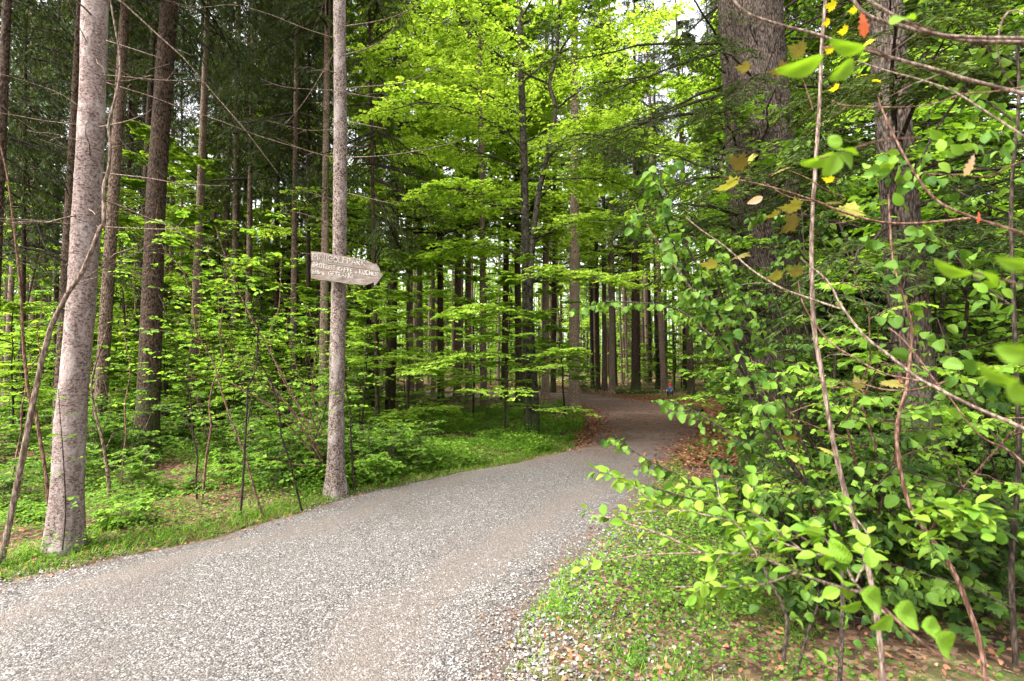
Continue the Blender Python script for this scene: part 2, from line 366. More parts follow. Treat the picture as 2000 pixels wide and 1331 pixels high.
sx = n.nodes.new('ShaderNodeSeparateXYZ'); n.links.new(v1, sx.inputs[0])
r1 = ramp(n, [(.15, (.035, .022, .014)), (.45, (.10, .055, .032)), (.75, (.20, .11, .07)), (.95, (.30, .19, .13))], sx.outputs[0])
col = mixc(n, a2, r1.outputs[0], (.045, .03, .02)); gr = ramp(n, [(.52, (0, 0, 0)), (.64, (1, 1, 1))], a1)
col = mixc(n, math_n(n, 'MULTIPLY', gr.outputs[0], .55), col, (.05, .075, .018))
prin(n, out, col, .95, bump(n, mixc(n, .5, a2, sx.outputs[1]), .9, .02), .1); M['floor'] = m
tag(obj('forest_floor', mb.mesh('forest_floor', [m], True)), kind='structure')

# path sheet
W = 26; t = np.linspace(0, 1, W)[None, :, None]
PP = LP[:, None]*(1-t)+RP[:, None]*t; tt = np.linspace(0, 1, W)
zz = .004+.035*np.sin(math.pi*tt)[None]*np.ones((NS, 1)); zz[:, 0] = zz[:, -1] = -.03; zz[:, 1] = zz[:, -2] = .002
V = np.concatenate([PP, zz[..., None]], -1).reshape(-1, 3); i = np.arange(NS-1)[:, None]*W+np.arange(W-1)[None]
mb = MB(); mb.add(V, np.stack([i, i+1, i+W+1, i+W], -1).reshape(-1, 4))
m, n, out = new_mat('gravel'); c = coords(n)
wn = n.nodes.new('ShaderNodeTexNoise'); wn.inputs['Scale'].default_value = 40; n.links.new(c, wn.inputs['Vector'])
cw = mixc(n, .012, c, wn.outputs['Color'], 'ADD')
s1 = n.nodes.new('ShaderNodeSeparateXYZ'); n.links.new(voro(n, cw, 100, out='Color'), s1.inputs[0])
s2 = n.nodes.new('ShaderNodeSeparateXYZ'); n.links.new(voro(n, cw, 190, out='Color'), s2.inputs[0])
d1 = voro(n, cw, 100); d2 = voro(n, cw, 190)
g1 = ramp(n, [(0, (.032, .028, .026)), (.35, (.10, .091, .086)), (.7, (.20, .186, .178)), (1, (.40, .382, .37))], s1.outputs[0])
g2 = ramp(n, [(0, (.028, .024, .021)), (.5, (.105, .094, .086)), (1, (.26, .243, .228))], s2.outputs[0])
pk = ramp(n, [(.46, (0, 0, 0)), (.54, (1, 1, 1))], noise(n, c, 24, 3)); gcol = mixc(n, math_n(n, 'MULTIPLY', pk.outputs[0], .8), g1.outputs[0], g2.outputs[0])
gap = ramp(n, [(.38, (.98, .97, .96)), (.66, (.16, .145, .135))], d1); gcol = mixc(n, .8, gcol, gap.outputs[0], 'MULTIPLY')  # shadow between the stones, painted into the gravel colour
pat = ramp(n, [(.50, (0, 0, 0)), (.66, (1, 1, 1))], noise(n, coords(n, (1, .5, 1)), .9, 6, .65, .5))
gcol = mixc(n, math_n(n, 'MULTIPLY', pat.outputs[0], .55), gcol, mixc(n, s2.outputs[1], (.035, .026, .021), (.12, .098, .084)))
ea_ = n.nodes.new('ShaderNodeAttribute'); ea_.attribute_name = 'edge'
ed = math_n(n, 'ADD', ea_.outputs['Fac'], math_n(n, 'MULTIPLY', math_n(n, 'SUBTRACT', noise(n, c, 3.5, 6, .7), .5), 1.3))
er = ramp(n, [(.05, (1, 1, 1)), (.34, (0, 0, 0))], ed)
ed2 = math_n(n, 'ADD', ea_.outputs['Fac'], math_n(n, 'MULTIPLY', math_n(n, 'SUBTRACT', noise(n, coords(n, (1, .4, 1)), 1.1, 6, .7), .5), 1.6))
trk = ramp(n, [(.20, (0, 0, 0)), (.30, (1, 1, 1)), (.36, (1, 1, 1)), (.50, (0, 0, 0))], math_n(n, 'DIVIDE', ed2, 2.2))
gcol = mixc(n, math_n(n, 'MULTIPLY', trk.outputs[0], .55), gcol, mixc(n, s2.outputs[1], (.055, .042, .034), (.17, .14, .12)))
gcol = mixc(n, math_n(n, 'MULTIPLY', er.outputs[0], .8), gcol, mixc(n, s1.outputs[1], (.035, .022, .015), (.15, .105, .08)))
sep = n.nodes.new('ShaderNodeSeparateXYZ'); n.links.new(c, sep.inputs[0])
dist = math_n(n, 'ADD', sep.outputs[1], math_n(n, 'MULTIPLY', noise(n, c, 1.6, 5, .7), 6.0))
far = ramp(n, [(.0, (0, 0, 0)), (1, (1, 1, 1))], math_n(n, 'DIVIDE', math_n(n, 'SUBTRACT', dist, 10.4), 4.5))
brown = mixc(n, s1.outputs[1], (.030, .015, .010), mixc(n, s2.outputs[0], (.12, .062, .043), (.20, .12, .09)))
brown = mixc(n, math_n(n, 'MULTIPLY', ramp(n, [(.5, (0, 0, 0)), (.62, (1, 1, 1))], noise(n, coords(n, (.4, 1, 1)), .5, 4)).outputs[0], .5), brown, (.17, .12, .10))
mot = ramp(n, [(.40, (.45, .40, .38)), (.50, (1, 1, 1)), (.62, (1.5, 1.4, 1.35))], noise(n, coords(n, (1, .6, 1)), 7, 8, .8, .3))
brown = mixc(n, .8, brown, mot.outputs[0], 'MULTIPLY')
gcol = mixc(n, far.outputs[0], gcol, brown)
prin(n, out, gcol, .85, bump(n, mixc(n, .4, d1, d2), -1.0 if False else .9, .012), .25)
for nd in n.nodes:
    if nd.bl_idname == 'ShaderNodeBump': nd.invert = True
M['gravel'] = m
me_ = mb.mesh('gravel_path', [m], True); tag(obj('gravel_path', me_), kind='structure')
ea = me_.attributes.new('edge', 'FLOAT', 'POINT'); wd = np.linalg.norm(RP-LP, axis=1)[:, None]; ed_ = np.minimum(tt[None], 1-tt[None])*wd; ea.data.foreach_set('value', ed_.ravel().astype(np.float32))

m, n, out = new_mat('pebble'); at = n.nodes.new('ShaderNodeAttribute'); at.attribute_name = 'v'
r = ramp(n, [(0, (.035, .031, .028)), (.3, (.085, .077, .072)), (.6, (.16, .147, .138)), (.85, (.32, .305, .295)), (.93, (.18, .11, .075)), (1, (.14, .07, .048))], at.outputs['Fac'])
prin(n, out, r.outputs[0], .75, None, .3); M['pebble'] = m

def scatter_in(xr, yr, nn, cond, power=1.0):
    y = yr[0]+(yr[1]-yr[0])*rng.random(nn)**power; x = xr[0]+(xr[1]-xr[0])*rng.random(nn)
    q = np.stack([x, y], 1); s = path_sd(q); k = cond(q, s); return q[k], s[k]
STONE = np.array([[1, 0, 0], [0, 1, 0], [-1, 0, 0], [0, -1, 0], [0, 0, .8], [0, 0, -.6], [.62, .62, .35], [-.62, .62, .35], [-.62, -.62, .35], [.62, -.62, .35]], float)
STONE_F = np.array([[0, 6, 4], [6, 1, 4], [1, 7, 4], [7, 2, 4], [2, 8, 4], [8, 3, 4], [3, 9, 4], [9, 0, 4], [0, 1, 6], [1, 2, 7], [2, 3, 8], [3, 0, 9]])
def pebbles(q, z, smin, smax, mbx):
    N = len(q); s = smin+(smax-smin)*rng.random(N)**2.2
    D = nrmz(np.column_stack([rng.standard_normal((N, 2)), .25*rng.standard_normal(N)])); up = np.array([0, 0, 1.])+.3*rng.standard_normal((N, 3))
    leaves(mbx, np.column_stack([q, z+s*.25]), D, up, s*(.75+.5*rng.random(N)), (STONE*np.array([.8, 1, .6]), STONE_F), rng.random(N)*.9+.1*(rng.random(N) > .9))
mb = MB()
q, s = scatter_in((-5.5, 2.6), (2.3, 8.5), 230000, lambda q, s: (s < .1+.25*rng.random(len(q))) & (np.sin(q[:, 0]*1.9+q[:, 1]*.8)+np.sin(q[:, 1]*1.3-q[:, 0]*.7+2) > -1.5+1.4*rng.random(len(q))) & (np.abs(q[:, 0]) < q[:, 1]*1.06+.2) & (rng.random(len(q)) < 9/(q[:, 1]**2)), 1.0)
zc = .016*np.clip(-s/1.0, 0, 1)+.008
pebbles(q, zc, .0035, .0105, mb)
q, s = scatter_in((-1.0, 2.6), (2.2, 5.5), 26000, lambda q, s: (s > -.1) & (s < 1.2) & (q[:, 0] > -.3) & (rng.random(len(q)) < np.exp(-np.clip(s-.25, 0, 9)*2.6)))
pebbles(q, ground_h(q, s)+.004, .005, .016, mb)
tag(obj('gravel', mb.mesh('gravel', [M['pebble']], False)), kind='stuff')

# ------------------------------------------------------------------ plant templates (each mesh is shared by copies)
def spruce_crown(H, RR, dens=9, seed=0):
    mb = MB(); N = int(H*dens)
    z = H*(rng.random(N)**.9); az = rng.random(N)*2*math.pi; el = -.28+.5*z/H+.12*rng.standard_normal(N)
    S = np.stack([0*z, 0*z, z], 1); D = np.stack([np.cos(az)*np.cos(el), np.sin(az)*np.cos(el), np.sin(el)], 1)
    L = RR*(1-.92*z/H)**.75*(.55+.6*rng.random(N))
    B = curve(S, D, L, .10, 6, .02); tubes(mb, B, taper(N, 6, .010+.009*L, .003), 4, m=1)
    C, Lc = shoots(B, 17, .12, 1, .42*L, 'plane', .95, flat=.4, droop=.75, K=4, fall=.55)
    tubes(mb, C, taper(len(C), 4, .004, .0015), 3, m=1)
    leaf_on(mb, C, 24, .05, 1, .085, KITE_N, .7, 1.2, .35)
    leaf_on(mb, B, 14, .3, 1, .075, KITE_N, .8, 1.2, .1)
    return mb.mesh('spruce_crown', [M['needle'], M['twig_dark']])
def beech_crown(H, RR, N=64, mats=('beech', 'twig_dark'), size=.085, lo=.0):
    mb = MB(); z = H*(lo+(1-lo)*rng.random(N)**1.05); az = rng.random(N)*2*math.pi; el = .15+.55*(z/H)+.15*rng.standard_normal(N)
    S = np.stack([0*z, 0*z, z*.86], 1); D = np.stack([np.cos(az)*np.cos(el), np.sin(az)*np.cos(el), np.sin(el)], 1)
    L = RR*(1-.65*z/H)*(.6+.6*rng.random(N))
    B = curve(S, D, L, .12, 7, .035); tubes(mb, B, taper(N, 7, .012+.012*L, .004), 5, m=1)
    C, Lc = shoots(B, 12, .18, 1, .38*L, 'plane', .8, flat=.25, droop=.12, K=5)
    tubes(mb, C, taper(len(C), 5, .009, .002), 3, m=1)
    E, Le = shoots(C, 7, .1, 1, .45*Lc, 'plane', .8, flat=.2, droop=.12, K=3)
    tubes(mb, E, taper(len(E), 3, .003, .001), 3, m=1)
    leaf_on(mb, E, 7, .1, 1.02, size, HEX, .9, .38, .12)
    leaf_on(mb, C, 7, .3, 1.02, size, HEX, .9, .38, .12)
    return mb.mesh('beech_crown', [M[mats[0]], M[mats[1]]])
def sapling(h, RR, N=22, mat='beech', size=.07, bare=.12):
    mb = MB(); tr = curve(np.zeros((1, 3)), nrmz(np.array([[.06, .04, 1.]])), [h], 0, 9, .012)
    tubes(mb, tr, taper(1, 9, .008+.006*h, .004), 6, m=1)
    t = bare+(1-bare)*rng.random((1, N)); S, T = interp(tr, t); S = S[0]; t = t[0]
    az = rng.random(N)*2*math.pi; el = .05+.5*t**2+.1*rng.standard_normal(N)
    D = np.stack([np.cos(az)*np.cos(el), np.sin(az)*np.cos(el), np.sin(el)], 1); L = RR*(1-.75*t)*(.6+.6*rng.random(N))
    B = curve(S, D, L, .14, 6, .03); tubes(mb, B, taper(N, 6, .003+.005*L, .002), 4, m=1)
    C, Lc = shoots(B, 11, .15, 1, .42*L, 'plane', .8, flat=.12, droop=.1, K=4)
    tubes(mb, C, taper(len(C), 4, .003, .001), 3, m=1)
    E, Le = shoots(C, 4, .15, 1, .4*Lc, 'plane', .8, flat=.1, droop=.1, K=3)
    leaf_on(mb, E, 5, .1, 1.02, size, HEX, .9, .28, .08)
    leaf_on(mb, C, 8, .2, 1.02, size, HEX, .9, .28, .08)
    leaf_on(mb, B, 8, .3, 1.02, size, HEX, .9, .28, .08)
    return mb.mesh('sapling', [M[mat], M['twig_dark']])
def bush(h, spread, nst=7, mat='bush', size=.06, tpl=HEX, wood='twig_pale', m1=8, m2=5, nl=5, nj=.3, lean=.5):
    st = MB(); fo = MB(); az = rng.random(nst)*2*math.pi; el = 1.57-lean*(.25+rng.random(nst))
    S = np.stack([.06*np.cos(az), .06*np.sin(az), 0*az-.03], 1); D = np.stack([np.cos(az)*np.cos(el), np.sin(az)*np.cos(el), np.sin(el)], 1)
    L = h*(.65+.5*rng.random(nst)); B = curve(S, D, L, .05, 8, .03)
    tubes(st, B, taper(nst, 8, .004+.005*h, .002), 5)
    C, Lc = shoots(B, m1, .1, .98, spread, 'az', elev=(-.05, .6), droop=.18, K=5, fall=.4)
    tubes(st, C, taper(len(C), 5, .003+.0012*h, .001), 3)
    E, Le = shoots(C, m2, .15, 1, .42*Lc, 'plane', .8, flat=.25, droop=.12, K=3)
    tubes(st, E, taper(len(E), 3, .0016, .0008), 3)
    hg = .2 if tpl is HEX else .5
    leaf_on(fo, E, nl, .2, 1.05, size, tpl, 1.0, nj, hg)
    leaf_on(fo, C, nl, .4, 1.02, size, tpl, 1.0, nj, hg)
    return st.mesh('stem', [M[wood]], True), fo.mesh('foliage', [M[mat]])

SPC = [spruce_crown(11, 2.6), spruce_crown(13, 2.3), spruce_crown(9, 2.9, 10), spruce_crown(12, 1.9, 8)]
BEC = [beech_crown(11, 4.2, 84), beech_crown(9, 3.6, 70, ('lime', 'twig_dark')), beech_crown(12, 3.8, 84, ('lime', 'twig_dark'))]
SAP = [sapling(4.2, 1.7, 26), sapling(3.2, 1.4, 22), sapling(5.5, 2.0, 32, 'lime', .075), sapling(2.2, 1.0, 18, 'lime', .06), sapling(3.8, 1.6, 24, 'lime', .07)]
BSH = [bush(1.0, .45, 7), bush(.75, .4, 6, size=.055), bush(1.25, .5, 7), bush(.5, .35, 6, size=.05, mat='beech'), bush(1.6, .6, 6, size=.06, mat='beech')]
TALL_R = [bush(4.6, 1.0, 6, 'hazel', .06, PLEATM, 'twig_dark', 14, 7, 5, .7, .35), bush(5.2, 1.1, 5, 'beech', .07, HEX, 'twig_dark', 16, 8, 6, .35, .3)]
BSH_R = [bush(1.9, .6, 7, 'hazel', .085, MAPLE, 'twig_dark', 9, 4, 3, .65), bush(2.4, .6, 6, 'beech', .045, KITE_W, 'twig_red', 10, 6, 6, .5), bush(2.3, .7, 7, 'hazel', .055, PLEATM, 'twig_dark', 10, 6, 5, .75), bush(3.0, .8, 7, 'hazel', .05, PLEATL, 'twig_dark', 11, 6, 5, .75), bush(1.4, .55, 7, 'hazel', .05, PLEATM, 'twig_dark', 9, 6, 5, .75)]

def catmull(pts, k=4):
    p = np.asarray(pts, float); p = np.concatenate([[2*p[0]-p[1]], p, [2*p[-1]-p[-2]]]); o = []
    for i in range(1, len(p)-2):
        for t in np.arange(k)/k:
            o.append(.5*((2*p[i])+(-p[i-1]+p[i+1])*t+(2*p[i-1]-5*p[i]+4*p[i+1]-p[i+2])*t*t+(-p[i-1]+3*p[i]-3*p[i+1]+p[i+2])*t**3))
    o.append(p[-2]); return np.array(o)
def trace(pts, d0, d1, k=4):
    n_ = len(pts); s = np.concatenate([[0], np.cumsum([math.hypot(pts[i+1][0]-pts[i][0], pts[i+1][1]-pts[i][1]) for i in range(n_-1)])]); s /= s[-1]
    return catmull([P(x, y, d0+(d1-d0)*t) for (x, y), t in zip(pts, s)], k)

def gz(x, y): return float(ground_h([(x, y)])[0])
TREES = []         # base positions of every named trunk
def trunk_mesh(line, r0, H, mat, sides=18, rough=.015, flare=.5, K=None):
    K = K or 40; z = np.concatenate([np.linspace(-.15, 1.2, 12), np.linspace(1.4, H, K-12)])
    C = np.stack([np.interp(z, line[:, 2], line[:, 0]), np.interp(z, line[:, 2], line[:, 1]), z], 1)
    hi = z > line[-1, 2]
    if hi.any():
        sl_ = (line[-1]-line[0]); sl_ = sl_/max(sl_[2], 1e-6); C[hi] = line[-1]+sl_[None]*(z[hi]-line[-1, 2])[:, None]
    r = r0*(1-.78*z/H)*(1+flare*np.exp(-np.clip(z, 0, 99)/.22))
    mb = MB(); th = np.linspace(0, 2*math.pi, sides, endpoint=False)
    ph = rng.random(3)*6.28
    lob = 1+.10*flare*np.exp(-np.clip(z, 0, 9)/.5)[:, None]*(np.sin(5*th+ph[0])+.6*np.sin(3*th+ph[1]))[None]*1.6+.02*np.sin(2*th+ph[2]+z[:, None]*.7)
    rr = r[:, None]*lob*(1+rough*rng.standard_normal((len(z), sides)))
    if sides >= 40:
        for _k in range(60):
            kz = rng.random()*5; ka = rng.random()*6.283; kr = .10+.25*rng.random(); rr = rr*(1+.05*kr/.2*np.exp(-((z[:, None]-kz)/.035)**2-(((th[None]-ka+math.pi) % (2*math.pi)-math.pi)/kr)**2))
        rr = rr*(1+.025*np.sin(3*z[:, None]+ph[0])+.015*np.sin(7.3*z[:, None]+2*th[None]+ph[1]))
    V = np.stack([C[:, 0:1]+rr*np.cos(th), C[:, 1:2]+rr*np.sin(th), np.repeat(z[:, None], sides, 1)], -1).reshape(-1, 3)
    i = np.arange(len(z)-1)[:, None]*sides; s = np.arange(sides)[None]; s2 = (s+1) % sides
    mb.add(V, np.stack([i+s, i+s2, i+sides+s2, i+sides+s], -1).reshape(-1, 4))
    return mb.mesh('trunk', [mat], True)
def dead_twigs(line_at, r_at, N, z0, z1, L, mat, droop=.25, sub=3):
    mb = MB(); z = z0+(z1-z0)*rng.random(N); az = rng.random(N)*2*math.pi; el = -.1+.25*rng.standard_normal(N)
    S = np.array([line_at(a) for a in z]); D = np.stack([np.cos(az)*np.cos(el), np.sin(az)*np.cos(el), np.sin(el)], 1)
    LL = L*(.3+rng.random(N)**1.5); B = curve(S, D, LL, droop*rng.standard_normal(N), 7, .03)
    tubes(mb, B, taper(N, 7, .004+.004*LL, .0015), 4)
    if sub:
        C, _ = shoots(B, sub, .3, .95, .35*LL, 'plane', .7, flat=.6, droop=.1, K=4); tubes(mb, C, taper(len(C), 4, .0022, .001), 3)
    return mb.mesh('deadwood', [mat], True)
def tree(name, label, cat, pts, d, w, mat, H=20, crown=None, cz=7, cs=1.0, dead=(0, 0, 0, 0), group=None, sides=18, flare=.4, rough=.012, twig='twig_dark', K=None):
    W3 = np.array([P(x, y, d) for x, y in sorted(pts, key=lambda p: -p[1])])
    dv = (W3[1]-W3[0]) if len(W3) > 1 else np.array([0, 0, 1.])
    dv = dv/dv[2]; base = W3[0]-dv*W3[0][2]; g = gz(base[0], base[1]); base = W3[0]-dv*(W3[0][2]-g)
    root = empty(name, tuple(base), label, cat, group); TREES.append((base[0], base[1]))
    line = np.vstack([[0, 0, 0], W3-base]) if (W3[0]-base)[2] > .05 else W3-base
    u_ = (pts[len(pts)//2][0]-1000)/1000; r0 = w*d/2000.*1.06/math.sqrt(1+u_*u_)
    obj('trunk', trunk_mesh(line, r0, H, M[mat], sides, rough, flare, K), root)
    def at(z):
        if z > line[-1, 2]: s_ = (line[-1]-line[0]); s_ = s_/s_[2]; return line[-1]+s_*(z-line[-1, 2])
        return np.array([np.interp(z, line[:, 2], line[:, 0]), np.interp(z, line[:, 2], line[:, 1]), z])
    if crown is not None:
        c_ = obj('crown', crown, root, tuple(at(cz))); c_.scale = (cs, cs, cs*(H+.4-cz)/(11*cs) if cs else 1); c_.rotation_euler = (0, 0, rng.random()*6.28)
    if dead[0]: tag(obj('deadwood', dead_twigs(at, None, dead[0], dead[1], dead[2], dead[3], M[twig]), root), kind='stuff')
    return root, at
def add_branch(root, pts, d0, d1, w0, w1, mat='twig_pale', sides=5, name='branch', sub=0, subL=.3):
    W3 = trace(pts, d0, d1)-np.array(root.location); n_ = len(W3); d_ = np.linspace(d0, d1, n_)
    mb = MB(); tubes(mb, W3, (np.linspace(w0, w1, n_)*d_/2000/np.sqrt(1+(W3[:, 0]+root.location[0])**2/(W3[:, 1]+root.location[1])**2))[None], sides, rough=.06)
    if sub:
        C, _ = shoots(W3[None], sub, .15, .95, subL, 'plane', .7, flat=.7, droop=.1, K=4); tubes(mb, C, taper(len(C), 4, w1*d1/2600, .0008), 3)
    o = obj(name, mb.mesh(name, [M[mat]], True), root); return W3

# ------------------------------------------------------------------ the trees one can tell apart
T1, at1 = tree('spruce_tree', 'pale lichen-grey spruce trunk at the left edge of the gravel path, leaning slightly right', 'tree',
     [(125, 1060), (140, 800), (158, 600), (171, 400), (180, 200), (186, 0)], 4.45, 62, 'bark_pale', 20, SPC[1], 9.5, 1.0, (26, 2.2, 6.5, 1.3), sides=64, K=260, rough=.010, flare=.45, twig='twig_pale')
for pts, d1, w in (([(196, 147), (231, 149), (301, 156), (399, 159)], 4.4, 3), ([(208, 80), (238, 89), (315, 114)], 4.1, 4), ([(205, 161), (301, 191), (350, 210), (434, 238), (518, 270), (648, 308)], 5.0, 3),
     ([(193, 249), (245, 238), (280, 224), (301, 210)], 3.9, 4), ([(200, 338), (301, 350), (350, 359), (448, 364)], 4.3, 3.6), ([(189, 443), (301, 448), (350, 446), (389, 442)], 4.2, 3.4),
     ([(176, 96), (140, 20), (120, -60)], 3.9, 3), ([(165, 215), (110, 180), (20, 150), (-60, 130)], 4.2, 2.4), ([(160, 245), (80, 235), (21, 224), (-60, 215)], 4.6, 2.6), ([(150, 300), (90, 240), (40, 180), (-20, 140)], 4.0, 2.2),
     ([(158, 440), (60, 430), (-40, 425)], 4.1, 3.0), ([(182, 160), (210, 230), (250, 290), (330, 350), (420, 395)], 4.0, 2.2), ([(155, 480), (90, 520), (30, 500), (-30, 470)], 4.1, 2.0), ([(172, 330), (120, 280), (60, 250), (-20, 190)], 3.9, 2.5),
     ([(170, 510), (230, 525), (300, 560), (380, 580)], 4.2, 1.8), ([(150, 560), (80, 600), (10, 590), (-40, 570)], 4.0, 2.0)):
    add_branch(T1, pts, 4.4, d1, w, .9, 'twig_pale' if w > 2.3 else 'twig_dark', sub=2, subL=.25)

T10, at10 = tree('spruce_tree', 'slim flaky-barked spruce trunk carrying the wooden arrow sign at the path edge', 'tree',
     [(655, 945), (659, 700), (663, 500), (665, 250), (663, 0)], 6.35, 31, 'bark_sign', 18, SPC[3], 11, 1.0, (14, 4, 8, 1.0), sides=48, K=200, rough=.016, flare=.5, twig='twig_pale')
for pts, d1, w in (([(650, 308), (600, 295), (540, 270)], 6.0, 3), ([(650, 177), (560, 171), (508, 154)], 6.0, 3), ([(650, 254), (595, 254), (518, 235)], 5.9, 3), ([(655, 75), (595, 56), (525, 28), (455, 10), (385, 14), (301, -5)], 5.6, 3.2),
     ([(673, 52), (737, 42), (783, 28), (818, 7), (850, -30)], 6.2, 4), ([(673, 108), (720, 94), (758, 70), (780, 35)], 6.3, 3.6), ([(676, 173), (783, 163), (825, 147), (870, 120)], 6.0, 3.2), ([(676, 182), (720, 189), (783, 198)], 6.1, 2.6),
     ([(678, 238), (755, 252)], 6.0, 3), ([(676, 308), (755, 304), (842, 290), (902, 273)], 5.7, 3), ([(680, 378), (730, 390), (783, 402)], 6.1, 2.5), ([(612, 498), (590, 494), (568, 490)], 6.0, 2.5), ([(650, 390), (600, 375), (570, 372)], 6.0, 2.2),
     ([(650, 440), (600, 420), (560, 412)], 6.1, 2.2), ([(655, 100), (600, 190), (560, 240)], 5.9, 1.8)):
    add_branch(T10, pts, 6.3, d1, w*.8, .9, 'twig_pale', sub=1, subL=.25)

named = [  # name, label, pts, d, w, bark, H, crown, cz, cs, dead
 ('spruce_tree', 'dark brown spruce trunk cut off by the left edge of the picture', [(-12, 600), (14, 0)], 7, 26, 'bark_dark', 18, SPC[0], 8, 1, (24, 1.5, 8, 1.2)),
 ('spruce_tree', 'reddish spruce trunk just behind and left of the pale leaning spruce', [(112, 800), (130, 460), (156, 0)], 9.5, 18, 'bark_brown', 20, SPC[1], 8.6, .9, (30, 1.5, 8, 1.3)),
 ('spruce_tree', 'brown spruce trunk close on the right of the pale leaning spruce', [(205, 650), (225, 330), (243, 30)], 9.0, 27, 'bark_brown', 20, SPC[2], 8.2, .85, (34, 2, 8, 1.4)),
 ('spruce_tree', 'thickest dark spruce trunk in the left part of the wood', [(290, 780), (305, 380), (331, 0)], 8.6, 46, 'bark_dark', 22, SPC[0], 8.0, 1.1, (30, 2, 8, 1.5)),
 ('spruce_tree', 'tan spruce trunk right of the thickest dark trunk on the left', [(383, 600), (394, 330), (404, 50)], 13, 20, 'bark_tan', 20, SPC[2], 9.8, .8, (34, 2, 10, 1.5)),
 ('spruce_tree', 'narrow reddish spruce trunk whose upper half hides in drooping needles', [(438, 600), (447, 330), (452, 50)], 17, 13, 'bark_brown', 20, SPC[3], 7.8, 1.1, (24, 2, 9, 1.2)),
 ('spruce_tree', 'narrow spruce trunk standing out against bright yellow-green leaves left of the sign', [(486, 560), (492, 150)], 15, 14, 'bark_brown', 19, SPC[0], 6.6, .95, (24, 2, 9, 1.2)),
 ('spruce_tree', 'left one of a close pair of brown trunks left of the arrow sign', [(574, 600), (578, 200)], 13, 14, 'bark_brown', 18, SPC[2], 6.2, .8, (26, 2, 8, 1.2)),
 ('spruce_tree', 'right one of a close pair of brown trunks left of the arrow sign', [(602, 600), (603, 200)], 14, 10, 'bark_dark', 18, SPC[3], 7.0, 1.1, (20, 2, 8, 1.2)),
 ('spruce_tree', 'smooth brown trunk partly hidden behind the left end of the arrow sign', [(632, 700), (636, 350)], 11, 17, 'bark_tan', 19, SPC[1], 8.8, .9, (20, 2, 8, 1)),
 ('spruce_tree', 'dark drooping spruce seen just right of the signpost trunk', [(732, 560), (722, 60)], 11, 9, 'bark_dark', 17, SPC[2], 4.6, .62, (20, 2, 7, .8)),
 ('spruce_tree', 'tall straight tan spruce trunk in the open middle of the wood', [(820, 760), (818, 200)], 24, 14, 'bark_tan', 24, SPC[0], 14, .9, (20, 3, 14, 1.0)),
 ('spruce_tree', 'thin pinkish spruce trunk right of the tall straight tan trunk', [(846, 755), (845, 300)], 26, 9, 'bark_tan', 24, SPC[3], 14, 1, (16, 3, 14, 1.0)),
 ('spruce_tree', 'brown spruce trunk left of the beech, topped with dark needles', [(893, 770), (895, 380)], 22, 15, 'bark_brown', 22, SPC[1], 8.5, .8, (24, 3, 12, 1.2)),
 ('spruce_tree', 'light brown trunk behind the upper layers of beech leaves left of the beech', [(915, 780), (914, 400)], 21, 13, 'bark_brown', 22, SPC[3], 12, 1, (20, 3, 12, 1.2)),
 ('spruce_tree', 'tall knotty spruce trunk rising left of the beech into the bright crown', [(945, 800), (938, 150)], 17, 13, 'bark_brown', 24, SPC[0], 13, .9, (22, 3, 12, 1.2)),
 ('spruce_tree', 'straight spruce trunk between the beech and the stout trunk at the bend', [(1065, 765), (1066, 480)], 24, 15, 'bark_tan', 24, SPC[2], 13, .8, (24, 3, 13, 1.3)),
 ('spruce_tree', 'stout spruce trunk at the inner side of the path bend', [(1122, 800), (1122, 290)], 17.8, 22, 'bark_tan', 24, SPC[1], 13, .9, (30, 4, 13, 1.5)),
 ('spruce_tree', 'brown spruce trunk just right of the stout trunk at the path bend', [(1168, 755), (1165, 500)], 31, 9, 'bark_dark', 24, SPC[3], 13, 1.2, (16, 4, 13, 1.2)),
 ('spruce_tree', 'middle trunk of the row of three behind the path bend', [(1181, 760), (1179, 450)], 31, 10, 'bark_brown', 24, SPC[0], 14, 1, (16, 4, 13, 1.2)),
 ('spruce_tree', 'pale tan rightmost trunk of the row of three behind the path bend', [(1196, 762), (1193, 450)], 30, 12, 'bark_tan', 24, SPC[2], 13, .9, (16, 4, 13, 1.2)),
 ('spruce_tree', 'dark mossy trunk standing on the far side of the leafy clearing', [(1241, 762), (1240, 420)], 29, 16, 'bark_dark', 23, SPC[0], 8.0, 1.2, (26, 3, 12, 1.5)),
 ('spruce_tree', 'slim spruce trunk with the small child crouching at its foot', [(1297, 765), (1287, 560)], 28, 12, 'bark_brown', 22, SPC[1], 11, .9, (24, 3, 12, 1.3)),
 ('spruce_tree', 'dark trunk right of the small child behind the hazel leaves', [(1350, 760), (1342, 560)], 24, 14, 'bark_dark', 20, SPC[2], 8.5, 1.0, (24, 3, 12, 1.3)),
 ('spruce_tree', 'grey trunk glimpsed between the great double trunk and the rough grey trunk', [(1632, 760), (1625, 500)], 10.5, 16, 'bark_grey', 18, SPC[1], 9, .9, (20, 2, 8, 1.3)),
 ('spruce_tree', 'slender grey trunk near the right edge of the picture', [(1903, 640), (1885, 330)], 9, 17, 'bark_grey', 18, SPC[3], 9, 1.1, (16, 2, 8, 1.0)),
]
for nm, lb, pts, d, w, bk, H, cr, cz, cs, dd in named:
    root, at = tree(nm, lb, 'tree', pts, d, w, bk, H, cr, cz, cs, dd, flare=.5)

